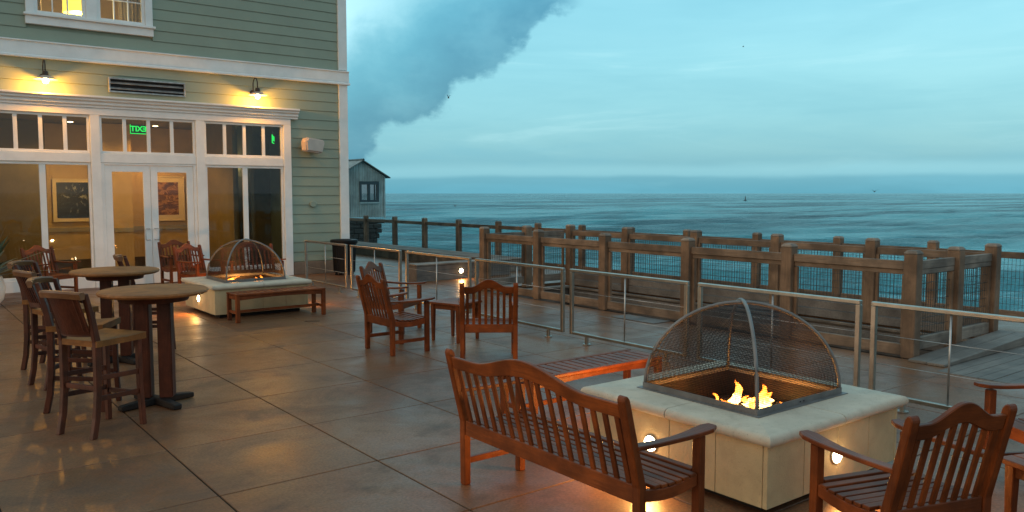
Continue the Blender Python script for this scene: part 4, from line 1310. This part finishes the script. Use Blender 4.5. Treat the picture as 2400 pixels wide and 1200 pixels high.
st = stool_proto()
kids = [(c, []) for c in children(st)]
rows = []
for i in range(13):
    u = i / 6 - 1; x = u * (.40 / 2 - .044); rr_ = []
    for z_, o_ in ((.80, -.010), (.80, -.004), (1.09, -.004), (1.09, -.010)):
        rr_.append((x, -.21 + .005 - .36 * max(0, z_ - .735) ** 1.05 - .055 * (1 - u * u) + o_ - .006, z_))
    rows.append(rr_)
MB().strip(rows).build('slat_gap_fill', STOOLW, st)  # added sheet closing the slat gaps so this back reads as one dark surface
for x, y_, dx, dy, lb in (
        (1.39, 7.88, .86, -.50, 'bar stool just behind the nearest one, its slatted back turned to the left'),
        (1.42, 9.02, .97, .24, 'bar stool left of the far round table with a bowed crest rail'),
        (1.48, 9.95, .80, -.60, 'leftmost bar stool at the back, behind the far round table'),
        (2.60, 10.42, .98, -.2, 'bar stool beyond the far round table, in front of the doors')):
    copy_tree(st, (x, y_, 0), face(dx, dy), lb, kids)


def bar_table(label, x, y_, rz, r=.455):
    t = thing('bar_table', label, 'bar table', (x, y_, 0), rz, 'round teak bar tables')
    H = 1.03
    prof = [(.001, H - .045), (r - .03, H - .045), (r - .008, H - .036), (r, H - .022), (r - .006, H - .008), (r - .022, H), (.001, H)]
    MB().lathe(prof, 64).build('table_top', TABLET, t, smooth='auto')
    MB().lathe([(.001, H - .10), (r - .17, H - .10), (r - .15, H - .047), (.001, H - .046)], 40).build('under_frame', STOOLW, t, smooth='auto')
    for a in (-1, 1):
        MB().box(a * .092 - .058, a * .092 + .058, -.058, .058, .07, H - .101).build('column', STOOLW, t, bevel=.008, seg=2)
    for k in range(2):
        a = R(45 + 90 * k); d = Vector((math.cos(a), math.sin(a), 0)) * .34
        up = .033 + (.0025 if k else 0)
        rows = []
        for i in range(9):
            s_ = i / 4 - 1; p = d * s_; sd = Vector((-d.y, d.x, 0)).normalized() * .038
            zt = .068 - .022 * abs(s_) ** 2 + (.002 if k else 0)
            rows.append([p - sd + Vector((0, 0, .004)), p + sd + Vector((0, 0, .004)), p + sd + Vector((0, 0, zt)), p - sd + Vector((0, 0, zt))])
        MB().strip(rows).build('foot', DARKIRON, t, bevel=.008)
    return t


bar_table('nearest round bar table on two square columns', 1.90, 7.60, R(-30))
bar_table('farther round bar table behind the nearest one', 2.06, 9.82, R(-24))

# drain slot in the floor
dr = thing('floor_drain', 'thin dark drain slot set in the floor right of the far bench', 'drain', (4.98, 11.2, 0), R(-35))
MB().box(-.11, .11, -.018, .018, .0012, .004).build('grate', BLACKM, dr)

# ================================================================== SHED ON ITS ROCK
sh = thing('corrugated_shed', 'small green grey corrugated iron shed with a dark framed window over the sea', 'shed', (0, 0, 0))
SY = 46.8; X0, X1, XR = 22.8, 25.9, 24.3; ZB, ZE, ZR = .36, 2.98, 3.88


def corr(x0, x1, z0f, z1f, y_, name='wall_sheet'):
    """corrugated sheet between x0 and x1, foot and head given as functions of x"""
    n = max(2, int((x1 - x0) / .038)); vs, fs = [], []
    for i in range(n + 1):
        x = x0 + (x1 - x0) * i / n; dy = .03 * math.cos(i * PI / 1.5)
        vs += [(x, y_ + dy, z0f(x)), (x, y_ + dy, z1f(x)), (x, y_ + dy + .02, z0f(x)), (x, y_ + dy + .02, z1f(x))]
    for i in range(n):
        a = 4 * i; b_ = a + 4
        fs += [(a, b_, b_ + 1, a + 1), (a + 2, a + 3, b_ + 3, b_ + 2), (a, a + 2, b_ + 2, b_), (a + 1, b_ + 1, b_ + 3, a + 3)]
    fs += [(0, 1, 3, 2), (4 * n, 4 * n + 2, 4 * n + 3, 4 * n + 1)]
    return MB().add(vs, fs).build(name, CORR, sh)


slope = lambda x: ZR - (abs(x - XR)) * (ZR - ZE) / (X1 - XR)
WX0, WX1, WZ0, WZ1 = 24.12, 25.48, 1.32, 2.62
edges = [22.8, 23.5, WX0]
for a, b_ in zip(edges[:-1], edges[1:]):
    corr(a + .004, b_ - .004, lambda x: ZB, lambda x: 2.66, SY); corr(a + .004, b_ - .004, lambda x: 2.65, lambda x: slope(x), SY - .012)
corr(WX0 + .002, WX1 - .002, lambda x: ZB, lambda x: WZ0, SY); corr(WX0 + .002, WX1 - .002, lambda x: 2.65, lambda x: slope(x), SY - .012)
corr(WX1 + .004, X1 - .004, lambda x: ZB, lambda x: 2.66, SY); corr(WX1 + .004, X1 - .004, lambda x: 2.65, lambda x: slope(x), SY - .012)
MB().box(X1 - .03, X1, SY + .04, SY + 5, ZB, ZE).box(X0, X0 + .03, SY + .04, SY + 5, ZB, slope(X0)).build('side_wall', CORR, sh)
MB().box(X1 - .05, X1 + .05, SY - .06, SY - .02, ZB - .1, 2.9).build('corner_trim', CORR, sh)
f = MB(); q = .13
f.box(WX0, WX0 + q, SY - .09, SY + .06, WZ0, WZ1).box(WX1 - q, WX1, SY - .09, SY + .06, WZ0, WZ1).box(WX0 + q, WX1 - q, SY - .09, SY + .06, WZ1 - .2, WZ1).box(WX0 + q, WX1 - q, SY - .09, SY + .06, WZ0, WZ0 + q)
f.box(24.70, 24.86, SY - .07, SY + .04, WZ0 + q, WZ1 - .2).box(25.17, 25.23, SY - .05, SY + .02, WZ0 + q, WZ1 - .2)
wf = f.build('window_frame', SHEDTRIM, sh)
SHPANE = glass('shed_window_glass', (.8, .86, .88), 6.0)
MB().box(WX0 + q + .002, 24.699, SY - .0, SY + .006, WZ0 + q + .002, WZ1 - .202).build('pane', SHPANE, wf)
MB().box(24.862, WX1 - q - .002, SY - .0, SY + .006, WZ0 + q + .002, WZ1 - .202).build('pane', SHPANE, wf)
MB().box(WX0 - .03, WX1 + .03, SY - .1, SY - .02, WZ0 - .1, WZ0 - .004).build('window_sill', CORR, sh)
f = MB()
for sg, xe in ((1, X1 + .32), (-1, X0 - .32)):
    ze = slope(xe); d_ = .06
    f.prism([(XR, ZR + .03), (xe, ze + .03), (xe, ze + .03 + d_), (XR, ZR + .03 + d_)], 'y', SY - .28, SY + 5.3)
f.build('roof', ROOFM, sh)
MB().tube([(XR, SY - .32, ZR + .1), (XR, SY + 5.32, ZR + .1)], .07, 8).build('ridge_cap', SHEDTRIM, sh)


def rocks(name, label, pts, r, seed, sc=(1, 1, 1), sub=4, parent=None):
    rnd = random.Random(seed); bm = bmesh.new()
    for (x, y_, z_), rr in zip(pts, r):
        res = bmesh.ops.create_icosphere(bm, subdivisions=sub, radius=1)
        off = [Vector((rnd.uniform(-1, 1), rnd.uniform(-1, 1), rnd.uniform(-1, 1))).normalized() for _ in range(26)]
        dep = [rnd.uniform(.72, .98) for _ in off]
        for v_ in res['verts']:
            n_ = v_.co.normalized(); k = 1
            for o_, d_ in zip(off, dep):
                q_ = n_.dot(o_)
                if q_ > .05: k = min(k, d_ / q_)
            v_.co = n_ * k * (1 + .03 * math.sin(n_.x * 23 + seed) * math.cos(n_.z * 31))
            v_.co = Vector((v_.co.x * rr[0] + x, v_.co.y * rr[1] + y_, v_.co.z * rr[2] + z_))
    me = bpy.data.meshes.new(name); bm.to_mesh(me); bm.free(); me.materials.append(ROCK)
    return tag(link(name, me), label, 'rock')


# stone footing under the shed, in courses of rough blocks
base_ = thing('stone_footing', 'dark rough stone footing standing in the sea under the shed', 'stone base', (0, 0, 0))
MB().box(20.2, 25.5, SY + .25, SY + 5, -7, .2).build('core', ROCK, base_)
rnd = random.Random(5); blk = []
z = -5.6; row = 0
while z < .1:
    h_ = rnd.uniform(.24, .36); x = 20.0 - rnd.uniform(0, .4)
    if z + h_ > .30: h_ = .30 - z
    while x < 25.6:
        wd = rnd.uniform(.3, .75); xe = min(x + wd, 26.0 - .42 * max(0, .2 - z) ** .8 + rnd.uniform(-.12, .1))
        if xe - x > .15:
            m = MB(); m.box(x + .015, xe - .015, SY - .1 + rnd.uniform(-.07, .07), SY + .5, z + .012, z + h_ - .012)
            m.build('stone', ROCK, base_, bevel=.05)
        x += wd
    z += h_; row += 1

rocks('sea_rock', 'small dark rock breaking the surface beyond the guard rail', [(45.6, 52.6, -5.1)], [(1.0, .8, .55)], 3)

# channel marker buoy, far out
by_ = thing('channel_buoy', 'tiny dark channel marker buoy far out near the horizon', 'buoy', (628, 462, -5.1), 0)
by_.scale = (.7, .7, .75)
MB().lathe([(.001, -.4), (2.0, -.4), (2.2, .6), (1.9, .9), (.001, .9)], 16).build('float', BUOYM, by_)
MB().strip([[(r_ * math.cos(2 * PI * k / 4), r_ * math.sin(2 * PI * k / 4), zz) for k in range(4)] for r_, zz in ((1.0, .9), (.5, 4.2))]).build('tower', BUOYM, by_)
MB().lathe([(.001, 4.2), (.7, 4.3), (.7, 5.4), (.001, 5.6)], 10).build('top_mark', BUOYM, by_)


# gulls in the air
def gull(label, loc, rz, s, flap=.25, bank=0):
    t = thing('seabird', label, 'bird', loc, rz, 'birds over the sea')
    t.scale = (s, s, s); t.rotation_euler = (0, bank, rz)
    n = 9
    MB().tube([(0, -.22 + .44 * i / (n - 1), .01 * math.sin(i)) for i in range(n)], [.012, .03, .05, .06, .06, .05, .035, .03, .008], 8).build('body', BIRD, t, smooth=True)
    for sg in (-1, 1):
        rows = []
        for i in range(8):
            s_ = i / 7; x = sg * s_ * .55; zz = flap * math.sin(s_ * 2.2) * .5; ch = .13 * (1 - s_) ** .6 + .012; yy = .02 - .12 * max(0, s_ - .4)
            rows.append([(x, yy - ch / 2, zz), (x, yy - ch / 4, zz + .012), (x, yy + ch / 2, zz + .004), (x, yy, zz - .004)])
        MB().strip(rows).build('wing', BIRD, t, smooth=True)
    return t


def sky_pt(px, py, D):          # a point in the air, given as bearing and elevation
    a = math.atan((px - 1200) / 1920); e = math.atan((453 - py) / 1920 * math.cos(a)) + 0
    return (D * math.sin(HEAD + a) * math.cos(e), D * math.cos(HEAD + a) * math.cos(e), 1.87 + D * math.sin(e))


gull('dark bird flying low in front of the cloud bank', sky_pt(1053, 233, 70), .4, .55, .9)
gull('dark bird skimming just above the sea horizon', sky_pt(2047, 449, 120), -.6, 1.1, .4)
gull('pale speck of a bird high in the open sky', sky_pt(1733, 116, 110), .9, .6, .3)
gull('dark bird low over the water beyond the seaside fence', sky_pt(1067, 483, 95), .2, .8, .5)
